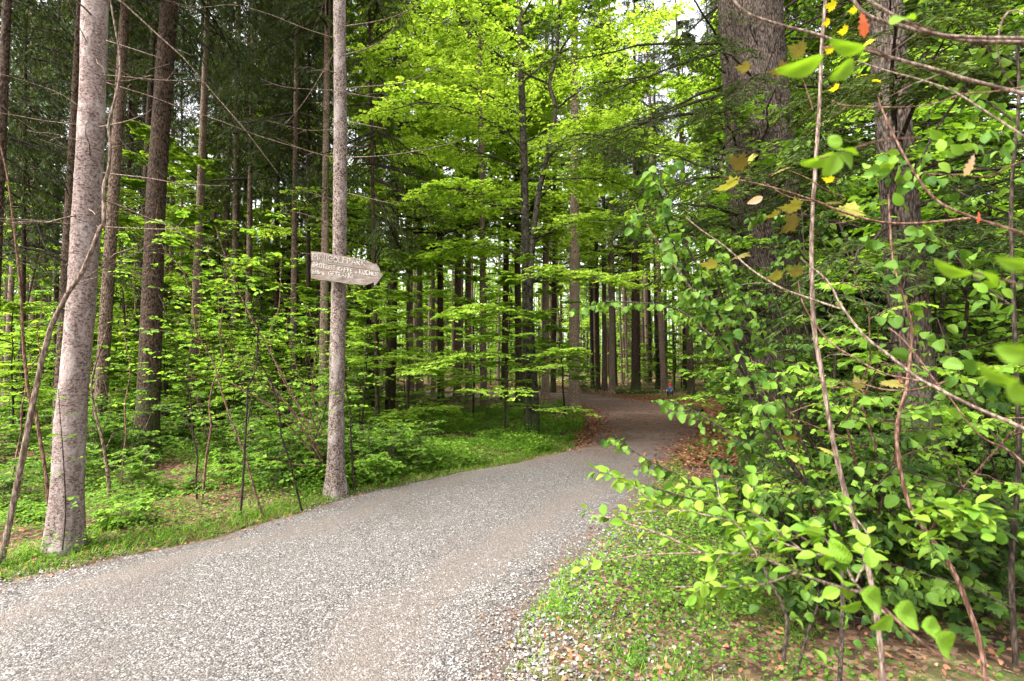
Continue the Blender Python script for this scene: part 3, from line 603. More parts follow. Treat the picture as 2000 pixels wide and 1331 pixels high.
# the great furrowed trunks on the right
TG, atg = tree('spruce_tree', 'great furrowed grey-brown trunk right of the path, the thickest trunk in view', 'tree', [(1540, 930), (1528, 700), (1512, 450), (1492, 200), (1478, 0)], 7.2, 118, 'bark_grey', 26, SPC[1], 11, 1.0, (90, 1.2, 8, 1.7), sides=90, K=200, rough=.02, flare=.35)
TG2, _ = tree('spruce_tree', 'paler grey trunk standing pressed against the left of the great furrowed trunk', 'tree', [(1478, 900), (1468, 650), (1446, 350), (1422, 0)], 7.9, 56, 'bark_grey', 24, SPC[2], 10.5, .9, (50, 1.5, 8, 1.7), sides=48, K=100, rough=.016, flare=.3)
TR, atr = tree('spruce_tree', 'rough scaly grey trunk behind the right shrubs, with a sawn stub near its foot', 'tree', [(1840, 1130), (1790, 760), (1765, 500), (1738, 150), (1728, 0)], 4.3, 82, 'bark_grey', 22, SPC[0], 9.5, .9, (40, 1.5, 6, 1.4), sides=64, K=120, rough=.02, flare=.35)
cutm, n, out = new_mat('sawn_wood'); c = coords(n); rg = n.nodes.new('ShaderNodeTexWave'); rg.wave_type = 'RINGS'; rg.inputs['Scale'].default_value = 60; rg.inputs['Distortion'].default_value = 1.5; n.links.new(c, rg.inputs['Vector'])
prin(n, out, ramp(n, [(0, (.22, .12, .06)), (1, (.36, .23, .13))], rg.outputs['Fac']).outputs[0], .8)
cc = P(1828, 1175, 3.9)-np.array(TR.location); dirc = nrmz(P(1800, 1165, 3.3)-P(1828, 1175, 3.9)); mb = MB()
tubes(mb, np.array([cc-dirc*-.0+np.array([.05, .35, -.02]), cc+dirc*.02])[None], np.array([[.075, .06]]), 16)
obj('branch_stub', mb.mesh('branch_stub', [M['bark_grey']], True), TR)
mb = MB(); A_ = nrmz(np.cross(dirc, [0, 0, 1.])); B_ = np.cross(dirc, A_); th = np.linspace(0, 6.283, 16, endpoint=False)
ring = cc+dirc*.022+.059*(np.cos(th)[:, None]*A_+np.sin(th)[:, None]*B_*1.5); mb.add(np.vstack([[cc+dirc*.026], ring]), np.array([[0, 1+i, 1+(i+1) % 16] for i in range(16)]))
obj('sawn_face', mb.mesh('sawn_face', [cutm]), TR)

# spruce boughs that hang across the great trunk
def boughs(root, atf, z0, z1, N, L, r, azr, name='bough'):
    z = z0+(z1-z0)*rng.random(N)
    for k in range(N):
        az = azr[0]+(azr[1]-azr[0])*rng.random(); el = .05+.2*rng.standard_normal()
        S = atf(z[k])+r*np.array([math.cos(az), math.sin(az), 0]); D = np.array([math.cos(az)*math.cos(el), math.sin(az)*math.cos(el), math.sin(el)]); LL = L*(.5+.7*rng.random())
        B = curve(S[None], D[None], [LL], .22, 8, .02); mb = MB(); tubes(mb, B, taper(1, 8, .008+.007*LL, .002), 5, m=1)
        C, Lc = shoots(B, 20, .2, 1, .38*LL, 'plane', .9, flat=.5, droop=.4, K=4, fall=.5); tubes(mb, C, taper(len(C), 4, .003, .001), 3, m=1)
        E, Le = shoots(C, 5, .2, 1, .4*Lc, 'plane', .8, flat=.5, droop=.3, K=3); tubes(mb, E, taper(len(E), 3, .0016, .0008), 3, m=1)
        for PP_, m_ in ((C, 26), (E, 16)): leaf_on(mb, PP_, m_, .1, 1, .045, KITE_N, .8, 1.2, .1)
        obj(name, mb.mesh(name, [M['needle'], M['twig_dark']]), root)
boughs(TG, atg, 3.3, 6.5, 13, 2.0, .4, (R(-180), R(0)))
boughs(TG2, _, 3.0, 7.5, 15, 2.6, .2, (R(-240), R(-80)))
boughs(TR, atr, 2.2, 4.6, 14, 1.5, .15, (R(-170), R(-20)))

# ------------------------------------------------------------------ the beech in the middle
BT = empty('beech_tree', (*G(1036, 855), 0), 'dark-stemmed beech beside the path with the big bright yellow-green crown', 'tree'); dB = G(1036, 855)[1]; TREES.append(tuple(G(1036, 855)))
bl = np.array(BT.location)
def part_tube(root, name, pts, d0, d1, w0, w1, mat, sides=14, rough=.02, k=6):
    W3 = trace(pts, d0, d1, k)-np.array(root.location); mb = MB(); tubes(mb, W3, (np.linspace(w0, w1, len(W3))*np.linspace(d0, d1, len(W3))/2000)[None], sides, rough=rough)
    obj(name, mb.mesh(name, [M[mat]], True), root); return W3
dB = 11.3
tk = part_tube(BT, 'trunk', [(1042, 868), (1036, 850), (1031, 760), (1029, 600), (1026, 450), (1024, 330), (1020, 200), (1016, 60), (1012, -120), (1008, -300)], dB, dB, 24, 8, 'bark_beech')
s2_ = part_tube(BT, 'stem', [(1045, 862), (1046, 800), (1040, 700), (1035, 600), (1040, 480), (1052, 380), (1070, 300), (1085, 215), (1073, 165), (1087, 110), (1092, 30), (1100, -80)], dB-.15, dB-.9, 16, 5, 'bark_beech')
lim = []
for pts, d1, w in (([(1085, 215), (1130, 180), (1190, 160), (1260, 150)], 9.6, 5), ([(1073, 165), (1020, 140), (960, 95), (905, 40), (880, -20)], 9.8, 5), ([(1052, 330), (1090, 290), (1130, 262), (1200, 270), (1300, 285)], 9.3, 5.5),
     ([(1087, 110), (1120, 60), (1150, 0), (1180, -70)], 10.0, 4.5), ([(1024, 420), (960, 395), (900, 370), (840, 372)], 9.6, 4), ([(1026, 300), (980, 250), (900, 215), (830, 200), (770, 215)], 9.5, 4.5), ([(1030, 560), (1080, 530), (1150, 540), (1220, 560)], 9.3, 4),
     ([(1022, 230), (960, 190), (880, 150), (800, 120), (740, 130)], 10.5, 4.5), ([(1018, 90), (960, 20), (900, -40)], 10.5, 4), ([(1028, 640), (980, 610), (930, 600), (890, 620)], 9.8, 3.5), ([(1035, 480), (1100, 440), (1180, 430), (1260, 450)], 10.2, 4),
     ([(1029, 700), (970, 690), (900, 695), (810, 730)], 9.6, 3.2), ([(1030, 720), (1080, 690), (1130, 680)], 10.0, 3), ([(1024, 350), (1100, 350), (1180, 350), (1250, 380)], 10.5, 4), ([(1026, 500), (960, 480), (900, 480), (860, 500)], 10.5, 3.5),
     ([(1020, 160), (1100, 100), (1200, 60), (1280, 30)], 12.5, 4), ([(1018, 130), (930, 90), (840, 40), (760, 20)], 12.5, 4), ([(1022, 280), (1120, 230), (1220, 220)], 13, 4), ([(1022, 330), (940, 300), (860, 280), (780, 300)], 12.6, 4), ([(1016, 40), (1060, -40), (1100, -120)], 10, 4)):
    lim.append(part_tube(BT, 'limb', pts, dB-.2, d1, w, 1.4, 'bark_beech', 8, .03, 4))
mb = MB()
for L_ in lim:
    B = L_[None]; ln = np.linalg.norm(np.diff(L_, axis=0), axis=1).sum()
    C, Lc = shoots(B, int(14+ln*6), .12, 1, .42*ln, 'plane', .85, flat=.2, droop=.1, K=5, fall=.5); tubes(mb, C, taper(len(C), 5, .008, .002), 3, m=1)
    E, Le = shoots(C, 7, .1, 1, .45*Lc, 'plane', .8, flat=.15, droop=.1, K=3); tubes(mb, E, taper(len(E), 3, .003, .001), 3, m=1)
    leaf_on(mb, E, 9, .05, 1.03, .066, HEX, .9, .32, .1); leaf_on(mb, C, 10, .2, 1.03, .066, HEX, .9, .32, .1)
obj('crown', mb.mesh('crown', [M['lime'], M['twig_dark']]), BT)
# dark drooping spruces of the upper left, whose needles start low
for px, d, H, cz, cs, lb in ((45, 10.5, 16, 3.6, .95, 'dark drooping spruce filling the upper left corner'), (110, 14, 17, 4.2, 1.0, 'dark spruce behind the reddish trunk at the left'), (-60, 9, 15, 3.4, .9, 'dark spruce boughs entering at the left edge'),
                             (540, 16, 18, 5.6, 1.0, 'dark low-hanging spruce between the narrow trunk and the brown pair'), (250, 18, 19, 6.5, 1.1, 'dark needle crown behind the brown trunk at the left'), (720, 20, 18, 7.0, .8, 'dark drooping spruce between the sign and the tall tan trunk')):
    tree('spruce_tree', lb, 'tree', [(px, 600), (px+4, 200)], d, 12, 'bark_dark', H, SPC[0], cz, cs, (24, 1.6, 7, 1.3))
# ------------------------------------------------------------------ explicit young beeches with layered leaves
def explicit_sapling(label, x, y, me, s, rot=0, name='beech_sapling', group='young beeches under the spruces'):
    o = obj(name, me, None, (x, y, gz(x, y)-.02)); o.scale = (s, s, s); o.rotation_euler = (0, 0, rot); tag(o, label, 'sapling', group); return o
g_ = G(1000, 835)
explicit_sapling('young beech with flat lime leaf layers just left of the dark-stemmed beech', P(985, 700, 10.3)[0], 10.3, sapling(3.6, 1.7, 30, 'lime', .06, .14), 1.0, .5)
explicit_sapling('thin young beech reaching over the litter right of the dark-stemmed beech', P(1105, 700, 13.2)[0], 13.2, sapling(3.9, 1.5, 26, 'beech', .06, .25), 1.0, 2.5)
explicit_sapling('bright young beech spreading over the left side of the path bend', P(925, 700, 14.5)[0], 14.5, SAP[2], .9, 1.0)
explicit_sapling('glowing yellow-green young beech left of the sign behind the dark shrubs', P(520, 600, 15.5)[0], 15.5, SAP[2], 1.15, 2.0)
explicit_sapling('yellow-green young beech behind the narrow trunk left of the sign', P(455, 600, 18)[0], 18, SAP[4], 1.9, 3.0)

# ------------------------------------------------------------------ trees further back, each one placed and copied
LM = [(10, 'the dark left-edge trunk'), (160, 'the pale leaning spruce'), (300, 'the thickest dark left trunk'), (490, 'the narrow trunk left of the sign'), (663, 'the signpost trunk'), (819, 'the tall straight tan trunk'),
      (1032, 'the dark-stemmed beech'), (1122, 'the stout trunk at the path bend'), (1240, 'the dark mossy trunk'), (1292, 'the trunk beside the child'), (1500, 'the great furrowed trunk'), (1765, 'the rough scaly grey trunk'), (1895, 'the slender grey trunk at the right')]
ORD = ['first', 'second', 'third', 'fourth', 'fifth', 'sixth', 'seventh', 'eighth', 'ninth', 'tenth', 'eleventh', 'twelfth', 'thirteenth', 'fourteenth', 'fifteenth', 'sixteenth', 'seventeenth', 'eighteenth', 'nineteenth', 'twentieth']
def name_all(items, what, where=''):        # items: (object, photo x)
    gr = {}
    for o, px in items:
        k = min(range(len(LM)), key=lambda j: abs(LM[j][0]-px)); gr.setdefault((k, px < LM[k][0]), []).append((abs(px-LM[k][0]), o))
    for (k, left), v in gr.items():
        v.sort(key=lambda t: t[0])
        for j, (_, o) in enumerate(v):
            o['label'] = f"{ORD[min(j, 19)]} {what} {'left' if left else 'right'} of {LM[k][1]}"
def blocked(x, y):
    px = 1000+1000*x/y
    return (1425 < px < 1640 and y < 6.9) or (1695 < px < 1840 and y < 4.1) or (1140 < px < 1395 and 11 < y < 28) or (600 < px < 760 and y < 6.3)
def free(x, y, r, margin=.6):
    if blocked(x, y): return False
    if any((x-a)**2+(y-b)**2 < r*r for a, b in TREES): return False
    return path_sd([(x, y)])[0] > margin
TRM = [trunk_mesh(np.array([[0, 0, 0], [a, b, 8.], [c_, d_, 16.]]), .135, 22, M[k], 12, .015, .35, 26) for a, b, c_, d_, k in ((.15, .1, .1, .3, 'bark_brown'), (-.1, .1, -.3, .2, 'bark_tan'), (.05, -.1, .2, 0, 'bark_dark'), (.2, 0, .5, .1, 'bark_brown'), (0, .1, .1, .1, 'bark_dark'))]
DWM = [dead_twigs(lambda z: np.array([0, 0, z]), None, 26, 2.5, 11, 1.3, M['twig_dark']) for _ in range(3)]
def copy_thing(kind, label, cat, x, y, s, rot, trunk, crown, cz, cs, group, dead=None):
    root = empty(kind, (x, y, gz(x, y)-.02), label, cat, group); root.rotation_euler = (0, 0, rot); root.scale = (s, s, s)
    obj('trunk', trunk, root); c_ = obj('crown', crown, root, (0, 0, cz)); c_.scale = (cs, cs, cs*(.8 if cs < .7 else 1))
    if dead is not None: tag(obj('deadwood', dead, root), kind='stuff')
    TREES.append((x, y)); return root
def scatter_trees(N, d0, d1, xmax, minr, build, xr=None, p=1.0, tries=40):
    out = []
    for _ in range(N):
        for _t in range(tries):
            y = math.sqrt(d0*d0+(d1*d1-d0*d0)*rng.random()**p); lim_ = min(xmax, 1.02*y+1)
            x = (xr[0]+(xr[1]-xr[0])*rng.random())*y if xr else lim_*(2*rng.random()-1)
            if free(x, y, minr): break
        else: continue
        out.append((build(x, y), 1000+1000*x/y))
    return out
def mk_spruce(x, y):
    k = rng.integers(4); s = .7+.5*rng.random()
    return copy_thing('spruce_tree', '', 'tree', x, y, s, rng.random()*6.28, TRM[rng.integers(5)], SPC[k], 9+4*rng.random(), (.8+.3*rng.random()) if y < 30 else (.5+.2*rng.random()), 'spruce trunks deep in the wood', DWM[rng.integers(3)])
name_all(scatter_trees(26, 13, 26, 30, 1.9, mk_spruce, xr=(-1.0, -.17)), 'middle-distance spruce trunk')
name_all(scatter_trees(16, 13, 28, 30, 2.0, mk_spruce, xr=(.42, 1.0)), 'half-hidden middle-distance spruce trunk')
TRT = [trunk_mesh(np.array([[0, 0, 0], [a, b, 8.], [c_, d_, 16.]]), .10, 24, M[k], 10, .015, .35, 24) for a, b, c_, d_, k in ((.25, .1, .2, .3, 'bark_tan'), (-.2, .1, -.4, .2, 'bark_brown'), (.05, -.1, .3, 0, 'bark_tan'))]
def mk_thin(x, y):
    return copy_thing('spruce_tree', '', 'tree', x, y, .8+.4*rng.random(), rng.random()*6.28, TRT[int(rng.integers(3))], SPC[3], 14+3*rng.random(), .55, 'thin pole-like spruces', DWM[int(rng.integers(3))])
name_all(scatter_trees(46, 15, 34, 34, 1.0, mk_thin, xr=(-.95, .14)), 'thin pole-like spruce')
name_all(scatter_trees(85, 30, 52, 60, 1.6, mk_spruce), 'thin back-row spruce trunk')
name_all(scatter_trees(70, 52, 85, 90, 1.6, mk_spruce), 'faint farthest-row narrow trunk')
def mk_beech(x, y):
    k = int(rng.integers(3)); s = .75+.4*rng.random()
    return copy_thing('beech_tree', '', 'tree', x, y, s, rng.random()*6.28, TRM[2+2*int(rng.integers(2))], BEC[k], 4.4+2*rng.random(), 1.0, 'tall beeches between the spruces')
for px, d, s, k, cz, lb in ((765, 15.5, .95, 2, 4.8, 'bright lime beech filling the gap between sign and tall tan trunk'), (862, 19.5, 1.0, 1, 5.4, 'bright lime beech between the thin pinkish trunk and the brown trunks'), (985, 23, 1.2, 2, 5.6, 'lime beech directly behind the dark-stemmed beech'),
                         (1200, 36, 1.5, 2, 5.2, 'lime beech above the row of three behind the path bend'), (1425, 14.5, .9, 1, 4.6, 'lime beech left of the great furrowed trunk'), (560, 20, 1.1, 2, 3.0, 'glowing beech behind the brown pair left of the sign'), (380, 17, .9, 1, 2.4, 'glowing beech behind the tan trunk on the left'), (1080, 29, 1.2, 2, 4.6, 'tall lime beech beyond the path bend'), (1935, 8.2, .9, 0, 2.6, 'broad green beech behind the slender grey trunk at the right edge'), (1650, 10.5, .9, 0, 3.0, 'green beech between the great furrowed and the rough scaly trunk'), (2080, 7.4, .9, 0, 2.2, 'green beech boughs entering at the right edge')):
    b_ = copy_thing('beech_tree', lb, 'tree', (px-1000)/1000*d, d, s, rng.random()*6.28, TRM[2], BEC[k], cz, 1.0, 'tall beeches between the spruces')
name_all(scatter_trees(7, 17, 32, 30, 2.0, mk_beech, xr=(-.30, .12)), 'tall bright mid-wood beech')
name_all(scatter_trees(9, 14, 30, 30, 2.2, mk_beech, xr=(.3, .95)), 'tall green beech behind shrubs')
name_all(scatter_trees(9, 19, 36, 36, 2.2, mk_beech, xr=(-.95, -.25)), 'tall left-side beech')
name_all(scatter_trees(14, 28, 44, 30, 1.6, mk_spruce, xr=(.14, .42)), 'bend-side spruce trunk')
name_all(scatter_trees(44, 30, 75, 80, 2.4, mk_beech), 'distant leafy beech')
def mk_sap(x, y):
    k = int(rng.integers(5)); s = .7+.6*rng.random()+(.4 if y > 25 else 0)
    o = obj('beech_sapling', SAP[k], None, (x, y, gz(x, y)-.02)); o.scale = (s, s, s); o.rotation_euler = (0, 0, rng.random()*6.28); tag(o, '', 'sapling', 'young beeches under the spruces'); return o
def sc_s(N, a, b, xr, mr): return scatter_trees(N, a, b, 80, mr, mk_sap, xr=xr)
name_all(sc_s(38, 9, 20, (-1, -.18), .7), 'near layered young beech')
name_all(sc_s(9, 8, 18, (.5, 1.0), .8), 'shaded young beech behind shrubs')
name_all(sc_s(60, 18, 38, (-1, 1), .8), 'middle-row young beech')
name_all(sc_s(60, 38, 70, (-1, 1), .8), 'small far young beech')

# the wood beyond, read as one mass
mb = MB(); N = 900; a_ = rng.uniform(-1.0, 1.0, N); rr = rng.uniform(88, 130, N); bx = np.sin(a_)*rr; by = np.cos(a_)*rr
Pn = np.zeros((N, 3, 3)); Pn[:, :, 0] = bx[:, None]; Pn[:, :, 1] = by[:, None]; Pn[:, :, 2] = np.array([0, 9, 19])[None]
tubes(mb, Pn, taper(N, 3, .2, .08), 5, m=1)
N = 60000; a_ = rng.uniform(-1.0, 1.0, N); rr = rng.uniform(84, 125, N); z_ = rng.random(N)**1.1*20; kk = rng.integers(0, 400, N); cx = rng.uniform(-1, 1, 400); cr = rng.uniform(85, 125, 400)
a_ = cx[kk]+rng.standard_normal(N)*.028; rr = cr[kk]+rng.standard_normal(N)*2.5
leaves(mb, np.stack([np.sin(a_)*rr, np.cos(a_)*rr, z_], 1), rng.standard_normal((N, 3))*np.array([1, 1, .4]), np.array([0, 0, 1.])+.6*rng.standard_normal((N, 3)), .5+.4*rng.random(N), HEX)
tag(obj('distant_wood', mb.mesh('distant_wood', [M['beech'], M['bark_dark']])), 'hazy green far-off wood seen as one mass between the trunks', 'wood', kind='stuff')

# ------------------------------------------------------------------ undergrowth bushes
def mk_bush(meshes, x, y, s, rot, name, cat, group):
    root = empty(name, (x, y, gz(x, y)-.01), '', cat, group); root.rotation_euler = (0, 0, rot); root.scale = (s, s, s*(.85+.3*rng.random()))
    obj('stem', meshes[0], root); obj('foliage', meshes[1], root); return root
def scatter_bush(N, d0, d1, xr, mr, pool, smin, smax, name, group, what, margin=.12, p=1.0):
    out = []; pts = []
    for _ in range(N):
        for _t in range(60):
            y = math.sqrt(d0*d0+(d1*d1-d0*d0)*rng.random()**p); x = (xr[0]+(xr[1]-xr[0])*rng.random())*y
            if path_sd([(x, y)])[0] > margin+.25*smin and not blocked(x, y) and all((x-a)**2+(y-b)**2 > mr*mr for a, b in pts) and all((x-a)**2+(y-b)**2 > .09 for a, b in TREES): break
        else: continue
        pts.append((x, y)); out.append((mk_bush(pool[int(rng.integers(len(pool)))], x, y, smin+(smax-smin)*rng.random(), rng.random()*6.28, name, 'bush', group), 1000+1000*x/y))
    name_all(out, what); return out
scatter_bush(22, 4.6, 9, (-1.05, -.24), .42, BSH[:4], .5, .95, 'leafy_bush', 'leafy bushes left of the path', 'knee-high edge bush')
scatter_bush(26, 8, 15, (-1.05, -.28), .75, BSH, .8, 1.3, 'leafy_bush', 'leafy bushes left of the path', 'second-row leafy bush')
scatter_bush(12, 9, 20, (-.28, .12), .9, BSH[:2]+[BSH[3]], .35, .6, 'leafy_bush', 'low bushes in the glade by the beech', 'low sprawling glade bush')
scatter_bush(14, 6.5, 8.5, (-.40, -.18), .35, [BSH[0], BSH[3]], .7, 1.0, 'leafy_bush', 'bushes round the signpost trunk', 'small bright bush')
scatter_bush(30, 20, 45, (-1.0, .9), 1.2, BSH, 1.0, 1.8, 'leafy_bush', 'bushes under the far trees', 'distant bush')
scatter_bush(26, 3.1, 6, (.60, 1.08), .42, BSH_R, .55, .95, 'hazel_bush', 'hazels crowding the right side', 'close dense hazel')
scatter_bush(18, 4.4, 10, (.50, 1.05), .8, TALL_R, .8, 1.1, 'tall_shrub', 'tall shrubs closing the right side', 'tall leafy shrub')
scatter_bush(26, 6, 13, (.50, 1.05), .7, BSH_R, .75, 1.2, 'hazel_bush', 'hazels crowding the right side', 'farther dense hazel')
scatter_bush(12, 12, 24, (.42, 1.0), 1.2, BSH_R, .9, 1.3, 'hazel_bush', 'hazels crowding the right side', 'background tall hazel')

# tall bare-stemmed shrubs that arch over the left undergrowth
AS = empty('arching_shrub', tuple(np.append(G(640, 930)+np.array([-.1, .3]), 0)), 'shrub with long bare pinkish stems arching left from the foot of the signpost trunk', 'shrub'); al = np.array(AS.location)
mbf = MB()
for pts, d0, d1, w in (([(628, 900), (600, 850), (540, 800), (470, 760), (400, 745), (330, 720)], 6.6, 5.9, 4), ([(625, 905), (590, 860), (520, 790), (440, 740), (390, 690), (393, 560), (370, 520)], 6.7, 6.2, 4.5), ([(630, 900), (560, 790), (500, 720), (460, 690), (430, 640), (425, 560), (400, 480)], 6.6, 6.4, 4),
     ([(635, 880), (600, 790), (575, 700), (560, 640), (565, 610)], 6.8, 6.6, 3.4), ([(632, 890), (570, 800), (470, 720), (370, 660), (280, 640)], 6.5, 5.8, 3), ([(636, 870), (610, 760), (620, 660), (600, 600)], 6.8, 6.9, 3), ([(625, 910), (560, 905), (500, 880)], 6.5, 6.1, 3),
     ([(632, 885), (545, 720), (480, 600), (440, 500), (420, 440)], 6.9, 7.2, 3), ([(634, 890), (530, 690), (545, 600), (550, 500)], 6.9, 7.4, 2.6)):
    W3 = add_branch(AS, pts, d0, d1, w, 1.2, 'twig_red', 6, 'stem', 3, .4)
    C, Lc = shoots(W3[None], 16, .15, 1, .45, 'plane', .9, flat=.5, droop=.15, K=4); mt = MB()
    leaf_on(mbf, C, 7, .2, 1.03, .05, HEX, 1, .35, .2)
obj('foliage', mbf.mesh('foliage', [M['bush']]), AS)

for k in range(24):
    y = 5.2+6*rng.random(); x = (-1.0+.75*rng.random())*y; lean = .5*rng.standard_normal(2)*.35; h_ = 2.2+2.2*rng.random()
    r_ = empty('bare_sapling', (x, y, gz(x, y)-.03), '', 'sapling', 'thin bare-stemmed saplings in the left undergrowth'); mb = MB()
    B = curve(np.zeros((1, 3)), nrmz(np.array([[lean[0], lean[1], 1.]])), [h_], .15, 12, .02); tubes(mb, B, taper(1, 12, .009+.006*rng.random(), .002), 6, rough=.05); obj('stem', mb.mesh('stem', [M['twig_red' if k % 2 else 'twig_dark']], True), r_)
    C, Lc = shoots(B, 12, .35, 1, .7, 'az', elev=(0, .8), droop=.15, K=5); mt = MB(); tubes(mt, C, taper(len(C), 5, .003, .001), 3, m=1); E, Le = shoots(C, 4, .2, 1, .4*Lc, 'plane', .8, flat=.3, droop=.1, K=3)
    tubes(mt, E, taper(len(E), 3, .0015, .0008), 3, m=1); leaf_on(mt, E, 4, .2, 1.05, .045, HEX, 1, .35, .2); leaf_on(mt, C, 4, .4, 1.05, .045, HEX, 1, .35, .2); obj('foliage', mt.mesh('foliage', [M['beech'], M['twig_dark']]), r_)
    if k == 0: bare_ = []
    bare_.append((r_, 1000+1000*x/y))
name_all(bare_, 'thin crooked sapling')
# leaning sapling on the far left, in front of the pale spruce
LS = empty('leaning_sapling', tuple(np.append(P(5, 1090, 4.1)[:2], 0)), 'smooth grey sapling leaning across in front of the pale leaning spruce', 'sapling')
add_branch(LS, [(2, 1100), (15, 1038), (36, 935), (61, 808), (82, 705), (102, 634), (133, 573), (163, 527), (194, 450), (203, 434), (203, 367), (212, 332), (215, 280), (212, 245), (224, 196), (233, 154), (233, 105), (217, 10), (205, -60)], 4.1, 4.15, 15, 3, 'twig_pale', 12, 'stem', 4, .5)
LS2 = empty('leaning_sapling', tuple(np.append(P(100, 960, 5.0)[:2], 0)), 'thin brown sapling rising left of the grey leaning sapling', 'sapling')
add_branch(LS2, [(95, 985), (90, 930), (70, 810), (58, 780), (46, 680), (40, 560), (28, 450), (15, 350), (0, 280), (-20, 180)], 5.0, 5.0, 9, 3, 'twig_red', 8, 'stem', 5, .5)
LS3 = empty('leaning_sapling', tuple(np.append(P(190, 960, 5.6)[:2], 0)), 'crooked brown sapling stem just right of the pale leaning spruce', 'sapling')
add_branch(LS3, [(215, 1000), (212, 940), (200, 860), (185, 800), (180, 740), (210, 640)], 5.6, 5.6, 9, 3, 'bark_brown', 8, 'stem', 4, .4)
# climbing twig on the pale trunk
CT = empty('climbing_twig', tuple(np.append(P(122, 1090, 4.1)[:2], 0)), 'thin dark shoot with small leaves growing up the front of the pale leaning spruce', 'shoot')
W3 = add_branch(CT, [(122, 1075), (128, 1000), (124, 900), (118, 820), (114, 760)], 4.08, 4.12, 4, 1.2, 'twig_dark', 6, 'stem', 0)
mb = MB(); C, _ = shoots(W3[None], 9, .2, 1, .12, 'az', droop=.1, K=3); tubes(mb, C, taper(len(C), 3, .001, .0006), 3, m=1); leaf_on(mb, C, 4, .2, 1.05, .04, HEX, 1, .4, .2); obj('foliage', mb.mesh('foliage', [M['bush'], M['twig_dark']]), CT)

# ------------------------------------------------------------------ ground plants, litter, grass (uncountable)
def clump(q, s): return np.sin(q[:, 0]*1.7+2*np.sin(q[:, 1]*.9))+np.sin(q[:, 1]*2.3+q[:, 0]*1.1)+.8*np.sin(q[:, 0]*5.1-q[:, 1]*4.3)
def place_leafy(mbx, q, z0, z1, smin, smax, tpl, nj=.35, hz=.2, ab=.5):
    N = len(q); h = ground_h(q)+z0+(z1-z0)*rng.random(N); az = rng.random(N)*6.283
    leaves(mbx, np.column_stack([q, h]), np.column_stack([np.cos(az), np.sin(az), hz*rng.standard_normal(N)]), np.array([0, 0, 1.])+nj*rng.standard_normal((N, 3)), smin+(smax-smin)*rng.random(N), tpl, np.clip(ab+.2*rng.standard_normal(N), 0, 1))
mb = MB()
q, s = scatter_in((-7, 3.5), (3.2, 10), 130000, lambda q, s: (s > .0) & (np.abs(q[:, 0]) < 1.1*q[:, 1]) & (q[:, 0] < .9*q[:, 1]**.5) & ((clump(q, s) > -.9) | (s < .35)) & (rng.random(len(q)) < np.clip(.25+s*2, 0, 1)))
place_leafy(mb, q, .01, .20, .015, .038, HEX)
q, s = scatter_in((-26, 8), (8, 26), 90000, lambda q, s: (s > .05) & (np.abs(q[:, 0]) < 1.1*q[:, 1]) & (clump(q, s) > -.6))
place_leafy(mb, q, .01, .22, .03, .06, HEX)
q, s = scatter_in((-60, 60), (24, 62), 60000, lambda q, s: (s > .2) & (np.abs(q[:, 0]) < 1.1*q[:, 1]) & (clump(q*.5, s) > -.3))
place_leafy(mb, q, .02, .35, .08, .16, HEX)
q, s = scatter_in((.0, 5), (2.2, 7), 60000, lambda q, s: (s > -.02) & (q[:, 0] > .2) & (np.abs(q[:, 0]) < 1.15*q[:, 1]) & (clump(q*2.6, s) > .55-1.5*np.exp(-((s-.75)/.5)**2)) & (rng.random(len(q)) < np.clip(s*1.6, 0, 1)*np.exp(-np.clip(s-1.3, 0, 9)*1.0)))
place_leafy(mb, q, .005, .12, .010, .030, HEX, .75, .35, .28)
q, s = scatter_in((-4.5, 3.0), (6, 17), 120000, lambda q, s: (s > .15) & (q[:, 0] > -.42*q[:, 1]) & (q[:, 0] < .16*q[:, 1]) & (clump(q*1.5, s) > -.2))
place_leafy(mb, q, .03, .10, .03, .055, HEX, .45, .2, .62)
k_ = clump(q*1.5, s) > .8; place_leafy(mb, q[k_], .10, .30, .03, .055, HEX, .45, .2, .7)
tag(obj('ground_cover', mb.mesh('ground_cover', [M['bush']])), kind='stuff')
# small starry herbs (lobed leaves in whorls) and grass
mb = MB()
def blades(q, hmin, hmax, w, lean, mbx):
    N = len(q); az = rng.random(N)*6.283; el = 1.57-lean*rng.random(N); h = hmin+(hmax-hmin)*rng.random(N)
    S = np.column_stack([q, ground_h(q)-.01]); D = np.column_stack([np.cos(az)*np.cos(el), np.sin(az)*np.cos(el), np.sin(el)]); sd_ = np.column_stack([-np.sin(az), np.cos(az), 0*az])
    V = np.zeros((N, 7, 3)); dr = np.column_stack([np.cos(az), np.sin(az), -1.0+0*az])
    for j, (t, ww) in enumerate(((0, .8), (.4, 1), (.75, .7))):
        c_ = S+D*(h*t)[:, None]+dr*(h*.35*t*t)[:, None]*lean; V[:, 2*j] = c_-sd_*w*ww; V[:, 2*j+1] = c_+sd_*w*ww
    V[:, 6] = S+D*h[:, None]+dr*(h*.35)[:, None]*lean; off = (np.arange(N)*7)[:, None, None]
    a = np.clip(.5+.22*rng.standard_normal(N), 0, 1)
    mbx.add(V.reshape(-1, 3), (off+np.array([[0, 1, 3, 2], [2, 3, 5, 4]])[None]).reshape(-1, 4), np.repeat(a, 2))
    mbx.f.append(((off+np.array([[4, 5, 6]])[None]).reshape(-1, 3)+mbx.n-N*7).ravel()); mbx.c.append(np.full(N, 3)); mbx.a.append(a.astype(np.float32)); mbx.m.append(np.zeros(N, int))
q, s = scatter_in((-5, 1), (3.4, 9.5), 60000, lambda q, s: (s > -.05) & (s < .45) & (q[:, 0] < 0.4) & (rng.random(len(q)) < np.exp(-np.clip(s-.05, 0, 9)*6)))
blades(q, .03, .13, .0022, .9, mb)
